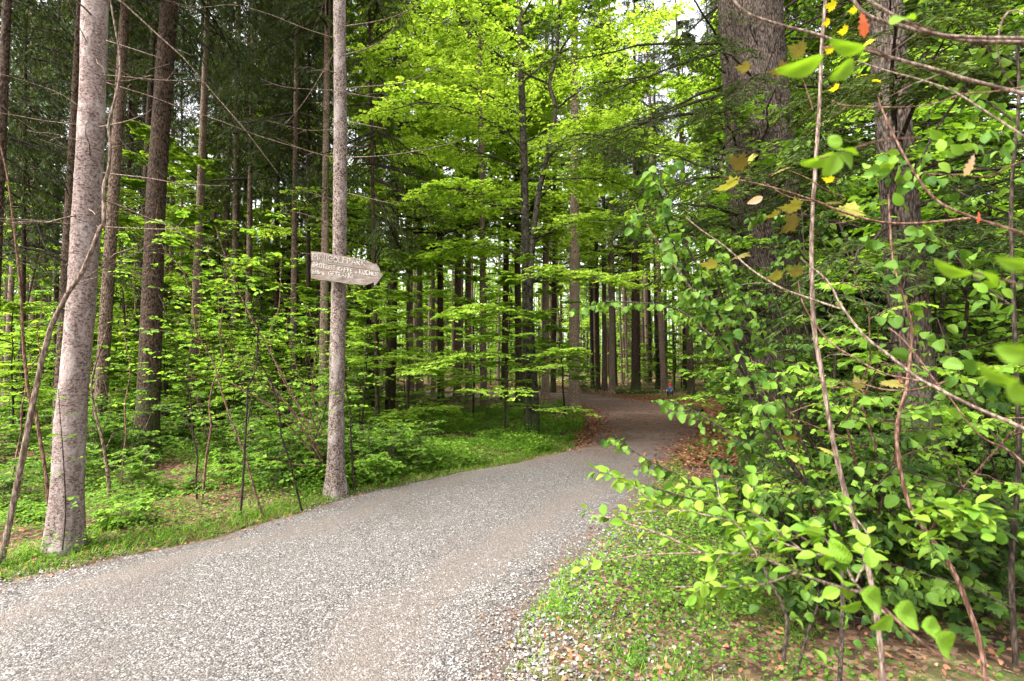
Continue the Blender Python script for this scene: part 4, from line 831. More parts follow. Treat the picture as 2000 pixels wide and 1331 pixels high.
q, s = scatter_in((-6.5, 1.5), (3.4, 12), 40000, lambda q, s: (s > .0) & (s < .7) & (q[:, 0] < .1*q[:, 1]) & (clump(q*2, s) > -.3))
blades(q, .04, .16, .0028, 1.0, mb)
q, s = scatter_in((-6.5, 1.5), (3.2, 12), 130000, lambda q, s: (s > -.06) & (s < .42) & (q[:, 0] < .13*q[:, 1]))
blades(q, .02, .12, .0028, 1.1, mb)
q, s = scatter_in((-1, 3.2), (2.2, 5.5), 60000, lambda q, s: (s > -.35) & (s < 1.6) & (q[:, 0] > -.4) & (clump(q*2.2, s) > .25) & (rng.random(len(q)) < np.clip(.12+s*.9, 0, 1)))
blades(q, .02, .10, .0016, 1.0, mb)
for (px_, py_), nb, hh in (((215, 1045), 130, .24), ((180, 1060), 70, .2), ((60, 1090), 120, .18), ((500, 1010), 60, .15), ((1085, 1190), 420, .07), ((1030, 1260), 30, .16), ((1120, 1230), 80, .07), ((1190, 1110), 60, .07), ((1240, 1290), 120, .1), ((1010, 1300), 60, .08), ((320, 1050), 70, .14), ((1300, 1180), 120, .1), ((30, 1105), 90, .12)):
    c0 = G(px_, py_); q = c0[None]+rng.standard_normal((nb, 2))*np.array([.06, .06])*(1 if hh > .1 else 1.2); blades(q, hh*.4, hh, .0024, .8, mb)
tag(obj('grass', mb.mesh('grass', [M['grass']])), kind='stuff')
# leaf litter
mb = MB()
q, s = scatter_in((-9, 8), (2.2, 12), 90000, lambda q, s: (s > .02) & (np.abs(q[:, 0]) < 1.15*q[:, 1]) & (rng.random(len(q)) < .55))
place_leafy(mb, q[::2], .002, .03, .018, .05, (OAK[0], OAK[1]), .8, .3)
place_leafy(mb, q[1::2], .002, .03, .03, .065, (OVALN[0], OVALN[1]), .8, .3, .35)
q, s = scatter_in((.8, 8.5), (8, 26), 60000, lambda q, s: (s > -2.2) & (s < 4) & (q[:, 0] > .12*q[:, 1]) & (rng.random(len(q)) < np.clip(.25+.7*(s+.6), .04, 1)))
place_leafy(mb, q, .036, .05, .04, .075, HEX, .5, .2, .33)
q, s = scatter_in((-1, 8.5), (8.5, 26), 22000, lambda q, s: (s < -.1) & (s > -4) & (rng.random(len(q)) < np.clip((q[:, 1]-8.5)/5, 0, 1)*(.25+.75*(clump(q*1.3, s) > .4))))
place_leafy(mb, q, .042, .055, .035, .07, HEX, .5, .2, .25)
q, s = scatter_in((-6, 3), (2.4, 10), 30000, lambda q, s: (s < .1) & (s > -2.2) & (rng.random(len(q)) < np.exp(np.clip(s, -9, 0)*2.0)*(.3+.7*(clump(q*1.7, s) > .3))+.03))
place_leafy(mb, q, .030, .045, .006, .020, KITE, .5, .15, .3)
q, s = scatter_in((-5, 3), (2.4, 10), 2600, lambda q, s: (s < 0) & (s > -2) & (rng.random(len(q)) < np.exp(np.clip(s, -9, 0)*2.6)*.8+.015))
place_leafy(mb, q, .038, .045, .025, .05, (OAK[0], OAK[1]), .35, .1)
q, s = scatter_in((-30, 30), (12, 50), 40000, lambda q, s: (s > .0) & (np.abs(q[:, 0]) < 1.1*q[:, 1]))
place_leafy(mb, q, .01, .04, .07, .12, HEX, .5, .2, .5)
q, s = scatter_in((-9, 6), (2.3, 13), 2600, lambda q, s: (s > -.05) & (np.abs(q[:, 0]) < 1.15*q[:, 1])); N = len(q); az = rng.random(N)*6.283
tubes(mb, curve(np.column_stack([q, ground_h(q)+.012]), np.column_stack([np.cos(az), np.sin(az), .08*rng.random(N)]), .06+.4*rng.random(N)**2, .05, 5, .05), taper(N, 5, .002+.004*rng.random(N), .0012), 5, .2, 1)
tag(obj('leaf_litter', mb.mesh('leaf_litter', [M['dead'], M['twig_red']])), kind='stuff')
# ------------------------------------------------------------------ foreground shrubs on the right
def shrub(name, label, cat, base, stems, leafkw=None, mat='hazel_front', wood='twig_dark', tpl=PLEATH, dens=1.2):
    root = empty(name, tuple(base), label, cat); fo = MB(); tw = MB(); any_l = False
    for st in stems:
        pts, d0, d1, w0, w1 = st[:5]; o = st[5] if len(st) > 5 else {}
        W3 = add_branch(root, pts, d0, d1, w0, w1, o.get('mat', wood), 8, o.get('name', 'stem'), 0)
        ln = np.linalg.norm(np.diff(W3, axis=0), axis=1).sum(); nn = int(ln*o.get('per', 9)*(dens if o.get('leaf', 1) else 1))
        if nn > 0:
            C, Lc = shoots(W3[None], nn, o.get('t0', .1), 1, o.get('L', .22), 'plane', .9, flat=.5, droop=.15, K=4, fall=.3)
            tubes(tw, C, taper(len(C), 4, .0022, .0009), 4)
            if o.get('leaf', 1):
                leaf_on(fo, C, o.get('nl', 4), .15, 1.04, o.get('size', .052), o.get('tpl', tpl), 1.0, .75, .6, abase=o.get('ab', .5), asd=.2); any_l = True
                if o.get('tip', 1): leaf_on(fo, W3[None], max(2, int(ln*5)), .5, 1.0, o.get('size', .05), o.get('tpl', tpl), 1.0, .7, .5, abase=o.get('ab', .5))
    if tw.n: tag(obj('twig', tw.mesh('twig', [M[wood]], True), root), kind='stuff')
    if any_l: obj('foliage', fo.mesh('foliage', [M[mat]], True), root)
    return root, fo
H1 = shrub('hazel_shrub', 'hazel shrub with dark slanting stems and bright leaves beside the right path edge', 'shrub', np.append(P(1700, 1100, 3.3)[:2], 0), [
    ([(1725, 1230), (1640, 1040), (1552, 916), (1510, 842), (1482, 779), (1457, 723), (1426, 653), (1391, 593), (1363, 523), (1325, 450), (1290, 380), (1270, 335)], 3.1, 3.3, 13, 3, dict(per=10, t0=.18, L=.26)),
    ([(1430, 665), (1388, 597), (1349, 562), (1300, 495), (1262, 440), (1240, 400)], 3.25, 3.4, 6, 2, dict(per=12, L=.24, mat='twig_pale')),
    ([(1690, 1180), (1610, 960), (1552, 831), (1517, 747), (1489, 653), (1450, 583), (1422, 520), (1400, 470)], 3.3, 3.8, 9, 2.5, dict(per=10, t0=.2, L=.26)),
    ([(1600, 1030), (1480, 985), (1400, 960), (1330, 930), (1250, 890), (1200, 850)], 3.2, 3.9, 6, 2, dict(per=13, L=.22)),
    ([(1560, 930), (1470, 880), (1400, 830), (1350, 800), (1300, 780)], 3.3, 4.3, 6, 2, dict(per=14, L=.24)),
    ([(1500, 860), (1430, 700), (1370, 640), (1310, 600), (1200, 590), (1150, 600)], 3.8, 4.6, 6, 2, dict(per=10, L=.26)),
    ([(1610, 1080), (1500, 1010), (1400, 990), (1300, 960), (1200, 930)], 2.9, 3.3, 6, 2, dict(per=12, L=.2)),
    ([(1470, 760), (1400, 640), (1340, 540), (1300, 430), (1290, 350), (1300, 330)], 3.3, 3.4, 6, 2, dict(per=9, L=.2)),
    ([(1530, 1290), (1535, 1200), (1488, 1100), (1480, 1000)], 2.7, 3.0, 9, 4, dict(per=6, L=.2)),
    ([(1640, 1331), (1645, 1200), (1640, 1060), (1600, 960)], 2.6, 3.0, 11, 4, dict(per=6, L=.2)),
    ([(1550, 1331), (1580, 1230), (1600, 1160), (1570, 1100)], 2.7, 2.9, 7, 3, dict(per=7, L=.2))])
H2 = shrub('hazel_shrub', 'hazel shrub with reddish crooked stems in front of the rough scaly trunk', 'shrub', np.append(P(1925, 1331, 2.3)[:2], 0), [
    ([(1925, 1345), (1915, 1260), (1885, 1170), (1850, 1095), (1805, 1035), (1770, 970), (1752, 870), (1755, 814), (1769, 765), (1778, 695), (1780, 635), (1762, 573), (1745, 513), (1739, 450), (1735, 380)], 2.3, 2.7, 13, 4, dict(per=7, t0=.15, L=.24, mat='twig_red')),
    ([(1985, 1300), (1975, 1100), (1990, 900), (1980, 600), (1975, 380), (1990, 200), (1985, 60)], 2.6, 2.9, 14, 7, dict(per=6, L=.3)),
    ([(1980, 1190), (1900, 1150), (1800, 1120), (1700, 1090)], 2.6, 2.9, 6, 2, dict(per=12, L=.22)),
    ([(1985, 900), (1920, 820), (1860, 700), (1830, 620)], 2.7, 3.2, 7, 2, dict(per=11, L=.24)),
    ([(1978, 600), (1900, 540), (1850, 480), (1800, 440)], 2.8, 3.2, 6, 2, dict(per=11, L=.24)),
    ([(1978, 1000), (1900, 960), (1800, 930), (1710, 900), (1640, 880)], 2.8, 3.2, 6, 2, dict(per=13, L=.24)),
    ([(1985, 700), (1930, 740), (1860, 780), (1780, 800)], 2.9, 3.4, 6, 2, dict(per=12, L=.24)),
    ([(1978, 420), (1900, 390), (1830, 350), (1770, 330), (1700, 340)], 2.9, 3.2, 6, 2, dict(per=11, L=.22)),
    ([(1760, 900), (1700, 960), (1640, 1000), (1580, 1010)], 2.7, 3.0, 5, 2, dict(per=13, L=.22)),
    ([(1930, 91), (1877, 182), (1832, 248), (1790, 330)], 3.2, 3.2, 9, 5, dict(per=4, L=.3)),
    ([(1985, 240), (1930, 200), (1880, 170), (1800, 120)], 2.9, 3.3, 6, 2, dict(per=11, L=.26)),
    ([(1985, 120), (1920, 90), (1850, 30), (1800, -20)], 2.9, 3.3, 6, 2, dict(per=11, L=.26))])
H3 = shrub('maple_sapling', 'straight slender sapling with olive-yellow maple leaves before the great furrowed trunk', 'sapling', np.append(P(1728, 1400, 2.3)[:2], 0), [
    ([(1728, 1400), (1725, 1331), (1712, 1200), (1690, 1090), (1650, 960), (1625, 850), (1607, 740), (1590, 640), (1585, 500), (1588, 400), (1600, 215), (1605, 90), (1612, 0), (1616, -60)], 2.3, 2.5, 13, 7, dict(per=0, mat='twig_pale')),
    ([(1895, 427), (1790, 437), (1720, 434), (1650, 416), (1590, 392), (1510, 367), (1415, 346)], 2.2, 2.4, 7, 3, dict(per=2, leaf=0, mat='twig_red')),
    ([(1650, 385), (1620, 375), (1570, 345), (1530, 330)], 2.4, 2.4, 3, 2, dict(per=2, leaf=0, mat='twig_red')),
    ([(1600, 395), (1540, 385), (1490, 355)], 2.4, 2.4, 3, 2, dict(per=0, mat='twig_red')),
    ([(1588, 215), (1570, 160), (1560, 150)], 2.4, 2.4, 3, 2, dict(per=0, mat='twig_red'))], wood='twig_red')
PET = {}; mbo = MB(); mby = MB(); lr = np.array(H3[0].location)
def single(mbx, px, py, d, size_px, ang, tilt=0.3, tpl=MAPLE, roll=0, a=.5, root=lr):
    """one leaf: grows from pixel (px,py) toward screen angle ang (deg, 0 right, 90 up), size in photo px; tilt leans it away from the viewer"""
    p = P(px, py, d)-root; dr = np.array([math.cos(R(ang)), tilt, math.sin(R(ang))]); nr = np.array([-math.sin(R(ang))*math.sin(roll), -math.cos(roll), math.cos(R(ang))*math.sin(roll)])
    if tpl is MAPLE:
        q_ = p+nrmz(dr)*.28*size_px*d/F; tubes(PET.setdefault(id(mbx), MB()), np.array([p, (p+q_)/2+np.array([0, 0, .004]), q_])[None], np.array([[.0012]]), 4); p = q_; size_px = size_px*.8
    leaves(mbx, p, dr, nr, size_px*d/F/math.sqrt(1+((px-1000)/F)**2), tpl, [a])
for px, py, sz, an, ro in ((1590, 400, 70, 185, 1.15), (1580, 408, 75, 225, .7), (1600, 400, 60, 15, 1.2), (1645, 440, 78, 55, .5), (1540, 410, 50, 200, 1.3), (1470, 345, 80, 200, 1.35), (1480, 335, 70, 150, 1.3), (1500, 345, 60, 30, 1.4), (1450, 335, 55, 60, 1.4),
                           (1585, 535, 50, 170, .9), (1545, 535, 48, 190, .9), (1420, 520, 55, 175, 1.2), (1425, 512, 55, 30, 1.3), (1700, 765, 60, 200, 1.2), (1715, 760, 70, 20, 1.25), (1690, 775, 50, 110, 1.2), (1580, 865, 60, 170, 1.25), (1590, 875, 55, 350, 1.3), (1560, 128, 60, 190, 1.3), (1590, 110, 60, 150, 1.2), (1480, 132, 45, 175, 1.35)):
    single(mbo, px, py, 2.4, sz, an, .25, MAPLE, ro, rng.random())
for px, py, sz, an, ro in ((1630, 38, 26, 200, .8), (1645, 12, 36, 170, 1.0), (1688, 10, 34, 200, 1.0), (1668, 55, 34, 190, 1.0), (1690, 95, 36, 60, 1.1), (1640, 100, 34, 160, 1.1), (1670, 150, 34, 20, 1.2), (1650, 165, 34, 200, 1.2), (1640, 355, 36, 165, 1.3), (1700, 152, 30, 350, 1.2)):
    single(mby, px, py, 2.35, sz, an, .25, MAPLE, ro, .85)
M['yellow'] = leaf_mat('yellow_maple_leaf', [(.14, .15, .01), (.21, .21, .012), (.27, .26, .016), (.34, .32, .02)], .45, (1.4, 1.3, .5), .6, .1)
for k_ in PET.values(): tag(obj('twig', k_.mesh('twig', [M['twig_red']], True), H3[0]), kind='stuff')
obj('foliage', mbo.mesh('foliage', [M['olive']]), H3[0]); tag(obj('foliage', mby.mesh('foliage', [M['yellow']]), H3[0]), 'bright yellow young maple leaves')

# shrub with paired oval leaves reaching over the path from the lower right
H4 = shrub('honeysuckle_shrub', 'shrub with bright lime oval leaves reaching over the path from the lower right', 'shrub', np.append(P(2060, 1420, 1.5)[:2], 0), [
    ([(2060, 1420), (1960, 1345), (1925, 1325), (1860, 1300), (1800, 1255), (1750, 1210), (1695, 1160)], 1.15, 1.35, 7, 7, dict(per=0, mat='twig_red')),
    ([(1695, 1160), (1650, 1150), (1560, 1120), (1475, 1085), (1410, 1082), (1370, 1080), (1300, 1047), (1215, 1020), (1150, 1000)], 1.4, 2.4, 7, 2.5, dict(per=0)),
    ([(1740, 1210), (1670, 1140), (1640, 1095), (1565, 1075), (1480, 1040), (1435, 1020), (1350, 1000), (1280, 985), (1220, 935), (1165, 920)], 1.35, 2.5, 6, 2.2, dict(per=0)),
    ([(1560, 1118), (1490, 1142), (1435, 1146), (1310, 1147)], 1.6, 2.2, 5, 2.5, dict(per=0)), ([(1480, 1085), (1450, 1040), (1410, 985), (1400, 940)], 1.7, 2.0, 4, 2, dict(per=0)),
    ([(1565, 1075), (1500, 1020), (1460, 990), (1480, 930)], 1.6, 1.8, 4, 2, dict(per=0)), ([(1670, 1140), (1700, 1060), (1660, 1000), (1640, 985)], 1.5, 1.7, 4, 2, dict(per=0)),
    ([(1370, 1080), (1250, 1085), (1160, 1100), (1140, 1110)], 1.9, 2.5, 3, 2, dict(per=0)), ([(1410, 1082), (1380, 1130), (1360, 1160)], 1.8, 1.9, 3, 2, dict(per=0)),
    ([(1640, 1095), (1600, 1040), (1560, 1030)], 1.5, 1.6, 4, 2, dict(per=0)), ([(1435, 1020), (1380, 960), (1320, 945)], 1.9, 2.2, 4, 2, dict(per=0)), ([(1350, 1000), (1260, 1000), (1210, 1010), (1170, 1010)], 2.1, 2.6, 3, 2, dict(per=0))], wood='twig_pale')
r4 = np.array(H4[0].location); mb = MB()
for pts, d0, d1, n_, sz in (([(1650, 1150), (1560, 1120), (1475, 1085), (1410, 1082), (1370, 1080), (1300, 1047), (1215, 1020), (1150, 1000)], 1.45, 2.4, 9, .05), ([(1640, 1095), (1565, 1075), (1480, 1040), (1435, 1020), (1350, 1000), (1280, 985), (1220, 935), (1165, 920)], 1.4, 2.5, 10, .05),
     ([(1490, 1142), (1435, 1146), (1380, 1147)], 1.75, 2.0, 3, .05), ([(1470, 1070), (1450, 1040), (1410, 985), (1400, 940)], 1.7, 2.0, 5, .05), ([(1540, 1060), (1500, 1020), (1460, 990), (1480, 930)], 1.6, 1.8, 5, .045), ([(1690, 1090), (1700, 1060), (1660, 1000), (1640, 985)], 1.5, 1.7, 4, .045),
     ([(1180, 1095), (1140, 1110)], 2.4, 2.5, 2, .05), ([(1400, 1100), (1370, 1150), (1360, 1175)], 1.8, 1.9, 3, .05), ([(1620, 1050), (1570, 1030)], 1.5, 1.6, 3, .05), ([(1410, 990), (1380, 960), (1320, 945)], 1.9, 2.2, 4, .045), ([(1260, 1000), (1170, 1010)], 2.2, 2.6, 3, .045),
     ([(1760, 1020), (1850, 990), (1930, 1010)], 1.7, 1.6, 6, .05), ([(1790, 1060), (1860, 1040), (1900, 990)], 1.8, 1.6, 5, .05)):
    W3 = trace(pts, d0, d1, 3)-r4; n_ = int(n_*1.6); t = np.linspace(0, 1, n_)[None]; S, T = interp(W3[None], t); S = S[0]; T = T[0]
    for k in range(n_):
        sdv = nrmz(np.cross(T[k], [0, 0, 1.])); az0 = rng.random()*6.28
        for j in range(4 if rng.random() < .8 else 3):
            az = az0+j*1.57+.4*rng.standard_normal(); D = T[k]*.5+sdv*math.cos(az)+np.array([0, 0, 1.])*math.sin(az)*.55+np.array([0, 0, .1]); stalk = nrmz(D)*.012
            leaves(mb, S[k]+stalk, D-np.array([0, 0, .15]), np.array([0, 0, 1.])+.4*rng.standard_normal(3), sz*(.6+.65*rng.random()), OVAL, [min(1, max(0, .6+.2*rng.standard_normal()))])
for px, py, d, sz, an, ro in ((1680, 1160, 1.3, 85, -25, .5), (1682, 1175, 1.35, 50, 215, .4), (1745, 1195, 1.25, 90, -15, .5), (1740, 1200, 1.25, 60, 235, .2), (1800, 1225, 1.15, 75, -10, .6), (1825, 1240, 1.1, 95, -38, .3), (1700, 1110, 1.4, 45, 80, .3), (1660, 1100, 1.4, 60, 130, .6)):
    single(mb, px, py, d, sz, an, .15, PLEAT, ro, .6, r4)
obj('foliage', mb.mesh('foliage', [M['near']]), H4[0])

# boughs that reach in from the upper right, with a few very near leaves
gx = P(2300, 900, 1.3)
H5 = shrub('overhanging_shrub', 'shrub whose bare arching grey-brown boughs cross the upper right corner', 'shrub', (gx[0], gx[1], 0), [
    ([(2290, 1500), (2300, 900), (2280, 300), (2230, 100), (2200, -50)], 1.35, 1.3, 26, 12, dict(per=0, mat='twig_pale')),
    ([(2280, 300), (2120, 215), (2000, 184), (1895, 157), (1825, 136), (1737, 112), (1650, 86), (1597, 68), (1524, 49), (1464, 28), (1433, 0), (1425, -30)], 1.3, 1.7, 12, 4, dict(per=2, leaf=0, mat='twig_pale')),
    ([(2270, 150), (2120, 90), (2000, 84), (1895, 80), (1807, 63), (1737, 45), (1695, 31), (1671, 7), (1660, -20)], 1.3, 1.5, 14, 7, dict(per=2, leaf=0, mat='twig_pale')),
    ([(2260, 140), (2100, 80), (2000, 75), (1912, 74), (1825, 66), (1755, 35), (1695, 0), (1670, -30)], 1.28, 1.4, 12, 6, dict(per=0, mat='twig_pale')),
    ([(2100, 330), (1990, 260), (1912, 210), (1860, 178), (1790, 154), (1737, 140), (1671, 119)], 1.6, 1.9, 7, 3, dict(per=2, leaf=0, mat='twig_pale')),
    ([(2000, 170), (1935, 180), (1877, 185), (1825, 203), (1755, 210), (1650, 206), (1625, 196)], 1.5, 1.8, 4, 2.5, dict(per=2, leaf=0, mat='twig_red')),
    ([(2280, 620), (2120, 520), (2000, 458), (1895, 423), (1825, 388), (1772, 315), (1727, 224), (1715, 190)], 1.4, 1.9, 10, 3, dict(per=1.5, leaf=0, mat='twig_red')),
    ([(2280, 960), (2120, 900), (2000, 838), (1912, 800), (1842, 765), (1790, 737), (1737, 695), (1688, 656), (1643, 597), (1615, 548), (1562, 504)], 1.5, 2.1, 13, 3, dict(per=1.5, leaf=0, mat='twig_pale')),
    ([(1643, 604), (1580, 583), (1524, 562), (1468, 527), (1415, 481), (1370, 450), (1340, 425)], 2.1, 2.4, 5, 2, dict(per=2, leaf=0, mat='twig_pale')),
    ([(1842, 765), (1807, 747), (1727, 730), (1667, 698), (1615, 663), (1570, 597), (1559, 551)], 1.9, 2.2, 5, 2, dict(per=1.5, leaf=0, mat='twig_red')),
    ([(1850, 745), (1818, 754), (1772, 763), (1720, 760), (1667, 746), (1615, 751), (1580, 726)], 1.9, 2.1, 4, 2, dict(per=2, leaf=0, mat='twig_red')),
    ([(1845, 770), (1790, 695), (1760, 660), (1735, 640)], 1.9, 2.1, 5, 2.5, dict(per=0, mat='twig_red')),
    ([(2120, 1100), (2000, 905), (1912, 850), (1850, 770)], 1.6, 1.8, 6, 3, dict(per=0, mat='twig_red')),
    ([(2280, 300), (2100, 290), (1985, 320), (1930, 345), (1870, 342), (1800, 340)], 1.35, 1.7, 6, 2.5, dict(per=1, leaf=0, mat='twig_red')),
    ([(2120, 90), (1985, 20), (1950, 70), (1955, 130), (1980, 170)], 1.4, 1.5, 5, 3, dict(per=0, mat='twig_pale'))], wood='twig_pale')
r5 = np.array(H5[0].location); mb = MB()
for px, py, d, sz, an, ro, tp in ((1608, 112, .9, 95, 208, 1.0, PLEATN), (1668, 118, .9, 62, 225, .6, PLEAT), (1690, 95, .9, 80, 178, 1.35, PLEATN), (1742, 50, .85, 85, 42, .9, PLEATN), (1840, -8, .8, 80, 15, 1.0, PLEAT), (1640, 300, .95, 58, 240, .0, PLEAT), (1640, 300, .95, 50, -35, .3, PLEAT), (1630, 300, 1.0, 70, 210, .9, PLEATN), (1635, 295, .95, 55, 15, 1.2, PLEATN), (1640, 290, .95, 40, 120, .5, PLEAT),
     (1990, 745, .5, 100, 172, 1.2, PLEATN), (2020, 700, .45, 90, 165, .5, PLEAT), (2020, 790, .5, 80, 140, .9, PLEAT), (2015, 520, .5, 80, 175, .9, PLEATN), (1900, 535, .8, 90, 175, 1.3, PLEATN), (1905, 530, .8, 80, -10, 1.2, PLEATN)):
    single(mb, px, py, d, sz, an, .1, tp, ro, .75, r5)
tw5 = MB()
for pts, d in (([(1737, 112), (1700, 95), (1640, 90), (1605, 95)], 1.02), ([(1800, 270), (1720, 275), (1640, 300), (1600, 310)], .97), ([(1825, 60), (1760, 40), (1745, 48)], .97), ([(2200, 640), (2060, 600), (2000, 560), (1900, 532)], .85), ([(2200, 800), (2060, 720), (1985, 700)], .75)):
    tubes(tw5, (trace(pts, d*1.05, d, 4)-r5)[None], np.array([[.0018]]), 6)
for px, py, n_ in ((1850, 300, 9), (1880, 275, 8), (1925, 560, 8), (1950, 600, 7), (1700, 330, 8), (1740, 320, 6), (1760, 375, 6), (1960, 300, 6), (1880, 1010, 8), (1935, 1050, 8), (1900, 250, 6)):
    for _k in range(n_): single(mb, px+22*rng.standard_normal(), py+16*rng.standard_normal(), 1.7+.1*rng.standard_normal(), 20+22*rng.random(), rng.random()*360, .3*rng.standard_normal(), OVAL, rng.random()*1.5, rng.random(), r5)
obj('foliage', mb.mesh('foliage', [M['near']], True), H5[0]); tag(obj('twig', tw5.mesh('twig', [M['twig_red']], True), H5[0]), kind='stuff')
def lone_leaf(label, px, py, d, sz, an, ro, tp, mat, name='dry_leaf'):
    mbx = MB(); single(mbx, px, py, d, sz, an, .2, tp, ro, .6, P(px, py, d)); o = obj(name, mbx.mesh(name, [M[mat]]), None, tuple(P(px, py, d))); tag(o, label, 'leaf')
lone_leaf('rust-red oak leaf hanging from the boughs at the top right', 1683, 22, 1.45, 62, -72, .2, OAK, 'rust')
lone_leaf('crumpled pale beige beech leaf hanging at the upper right edge', 1905, 300, 1.5, 62, -105, .4, OAK, 'pale_dead')
lone_leaf('small cream dried leaf hanging before the great furrowed trunk', 1490, 385, 2.3, 32, 205, .3, OVALN, 'pale_dead')
lone_leaf('small rusty curled leaf stuck on a bough right of the rough trunk', 1912, 412, 1.5, 35, -80, .4, OAK, 'rust')
lone_leaf('small rusty leaf lying on a twig in front of the rough trunk', 1755, 738, 1.9, 18, -60, .4, OAK, 'rust')

# ------------------------------------------------------------------ the wooden arrow sign
DS = 6.13
SG = empty('arrow_sign', tuple(P(662, 522, DS)), 'weathered wooden arrow board with pale lettering, nailed to a slim trunk, pointing right', 'sign'); so = np.array(SG.location)
def cr(x, y): return (560+x*.12, 460+y*.12)
def plank(name, outline, thick, mat, dd=0.0):
    bm_ = MB(); o = [cr(*p) for p in outline]; n_ = len(o)
    f_ = np.array([P(x, y, DS+dd) for x, y in o])-so; b_ = f_+np.array([0, thick, 0])
    me = bpy.data.meshes.new(name); me.from_pydata([tuple(v) for v in f_]+[tuple(v) for v in b_], [], [list(range(n_))[::-1], list(range(n_, 2*n_))]+[[i, (i+1) % n_, (i+1) % n_+n_, i+n_] for i in range(n_)])
    me.materials.append(mat); ob = obj(name, me, SG)
    bv = ob.modifiers.new('b', 'BEVEL'); bv.width = .003; bv.segments = 1; return ob
m, n, out = new_mat('weathered_wood'); tcn = n.nodes.new('ShaderNodeTexCoord'); mp = n.nodes.new('ShaderNodeMapping'); mp.inputs['Rotation'].default_value = (0, R(10), 0); mp.inputs['Scale'].default_value = (3.0, 3, 38)
n.links.new(tcn.outputs['Object'], mp.inputs['Vector']); g1_ = noise(n, mp.outputs[0], 1.4, 8, .7, .35); g2_ = noise(n, coords(n), 14, 5, .65); g3_ = noise(n, coords(n, (1, 1, 4)), 5, 4)
wc = ramp(n, [(.30, (.028, .020, .015)), (.42, (.10, .080, .066)), (.52, (.18, .152, .132)), (.68, (.30, .27, .24))], mixc(n, .35, g1_, g2_))
wcol = mixc(n, math_n(n, 'MULTIPLY', ramp(n, [(.46, (0, 0, 0)), (.62, (1, 1, 1))], g3_).outputs[0], .5), wc.outputs[0], (.17, .105, .075))
prin(n, out, wcol, .85, bump(n, g1_, .8, .006), .2); M['wood'] = m
plank('plank', [(390, 262), (560, 276), (740, 310), (950, 345), (1160, 378), (1300, 408), (1425, 470), (1455, 455), (1512, 545), (1522, 600), (1250, 548), (1020, 520), (830, 494), (600, 455), (402, 425)], .024, M['wood'])
plank('plank', [(401, 431), (600, 461), (830, 500), (1020, 526), (1250, 554), (1524, 606), (1570, 640), (1500, 740), (1425, 838), (1415, 768), (1350, 792), (1280, 815), (1120, 800), (980, 788), (740, 752), (540, 728), (395, 706), (392, 560)], .026, M['wood'], -.002)
FONT = {'M': (1.0, [[(0, 0), (.05, 1), (.45, .35), (.9, 1), (1, 0)]]), 'I': (.25, [[(.1, 0), (.1, 1)]]), 'N': (.8, [[(0, 0), (0, 1), (.75, 0), (.78, 1)]]), 'G': (.9, [[(.85, .8), (.5, 1), (.1, .75), (0, .4), (.25, .03), (.65, 0), (.85, .2), (.85, .45), (.5, .45)]]),
 'O': (.85, [[(.4, 1), (.08, .75), (.02, .35), (.35, 0), (.72, .2), (.78, .65), (.4, 1)]]), 'L': (.65, [[(.02, 1), (0, 0), (.55, .02)]]), 'F': (.65, [[(.6, 1), (.02, .98), (0, 0)], [(0, .52), (.5, .54)]]), 'P': (.75, [[(0, 0), (.02, 1), (.5, .95), (.62, .72), (.45, .5), (.02, .48)]]),
 'A': (.85, [[(0, 0), (.4, 1), (.8, 0)], [(.17, .38), (.63, .38)]]), 'R': (.78, [[(0, 0), (.02, 1), (.5, .95), (.6, .72), (.42, .52), (.02, .5), (.68, 0)]]), 'K': (.75, [[(0, 1), (0, 0)], [(.65, 1), (.05, .45), (.7, 0)]]),
 'B': (.75, [[(0, 0), (0, 1), (.45, .95), (.52, .72), (.02, .52), (.55, .42), (.6, .15), (.4, 0), (0, 0)]]), 'T': (.7, [[(0, 1), (.65, .98)], [(.32, .98), (.32, 0)]]), 'Z': (.75, [[(.02, .98), (.65, 1), (0, .02), (.7, .02)]]), 'E': (.65, [[(.55, 1), (0, .98), (0, 0), (.58, .02)], [(0, .5), (.45, .52)]]),
 'U': (.8, [[(0, 1), (.02, .25), (.35, 0), (.68, .22), (.7, 1)]]), 'u': (.55, [[(0, .55), (.02, .15), (.22, 0), (.42, .12), (.45, .55)], [(.45, .3), (.48, 0)]]), 'C': (.78, [[(.7, .85), (.38, 1), (.05, .7), (.03, .3), (.35, 0), (.7, .12)]]), 'H': (.78, [[(0, 0), (0, 1)], [(.66, 0), (.66, 1)], [(0, .5), (.66, .5)]]),
 'S': (.68, [[(.58, .88), (.3, 1), (.06, .8), (.2, .55), (.5, .42), (.58, .18), (.3, 0), (.02, .12)]]), 'Ä': (.85, [[(0, 0), (.4, 1), (.8, 0)], [(.17, .38), (.63, .38)], [(.2, 1.12), (.22, 1.2)], [(.56, 1.12), (.58, 1.2)]]), '.': (.25, [[(.05, 0), (.1, .06)]]), ' ': (.38, [])}
m, n, out = new_mat('carved_letter'); prin(n, out, ramp(n, [(.35, (.34, .30, .26)), (.6, (.58, .54, .49))], noise(n, coords(n), 60, 4)).outputs[0], .8, None, .2); M['letter'] = m
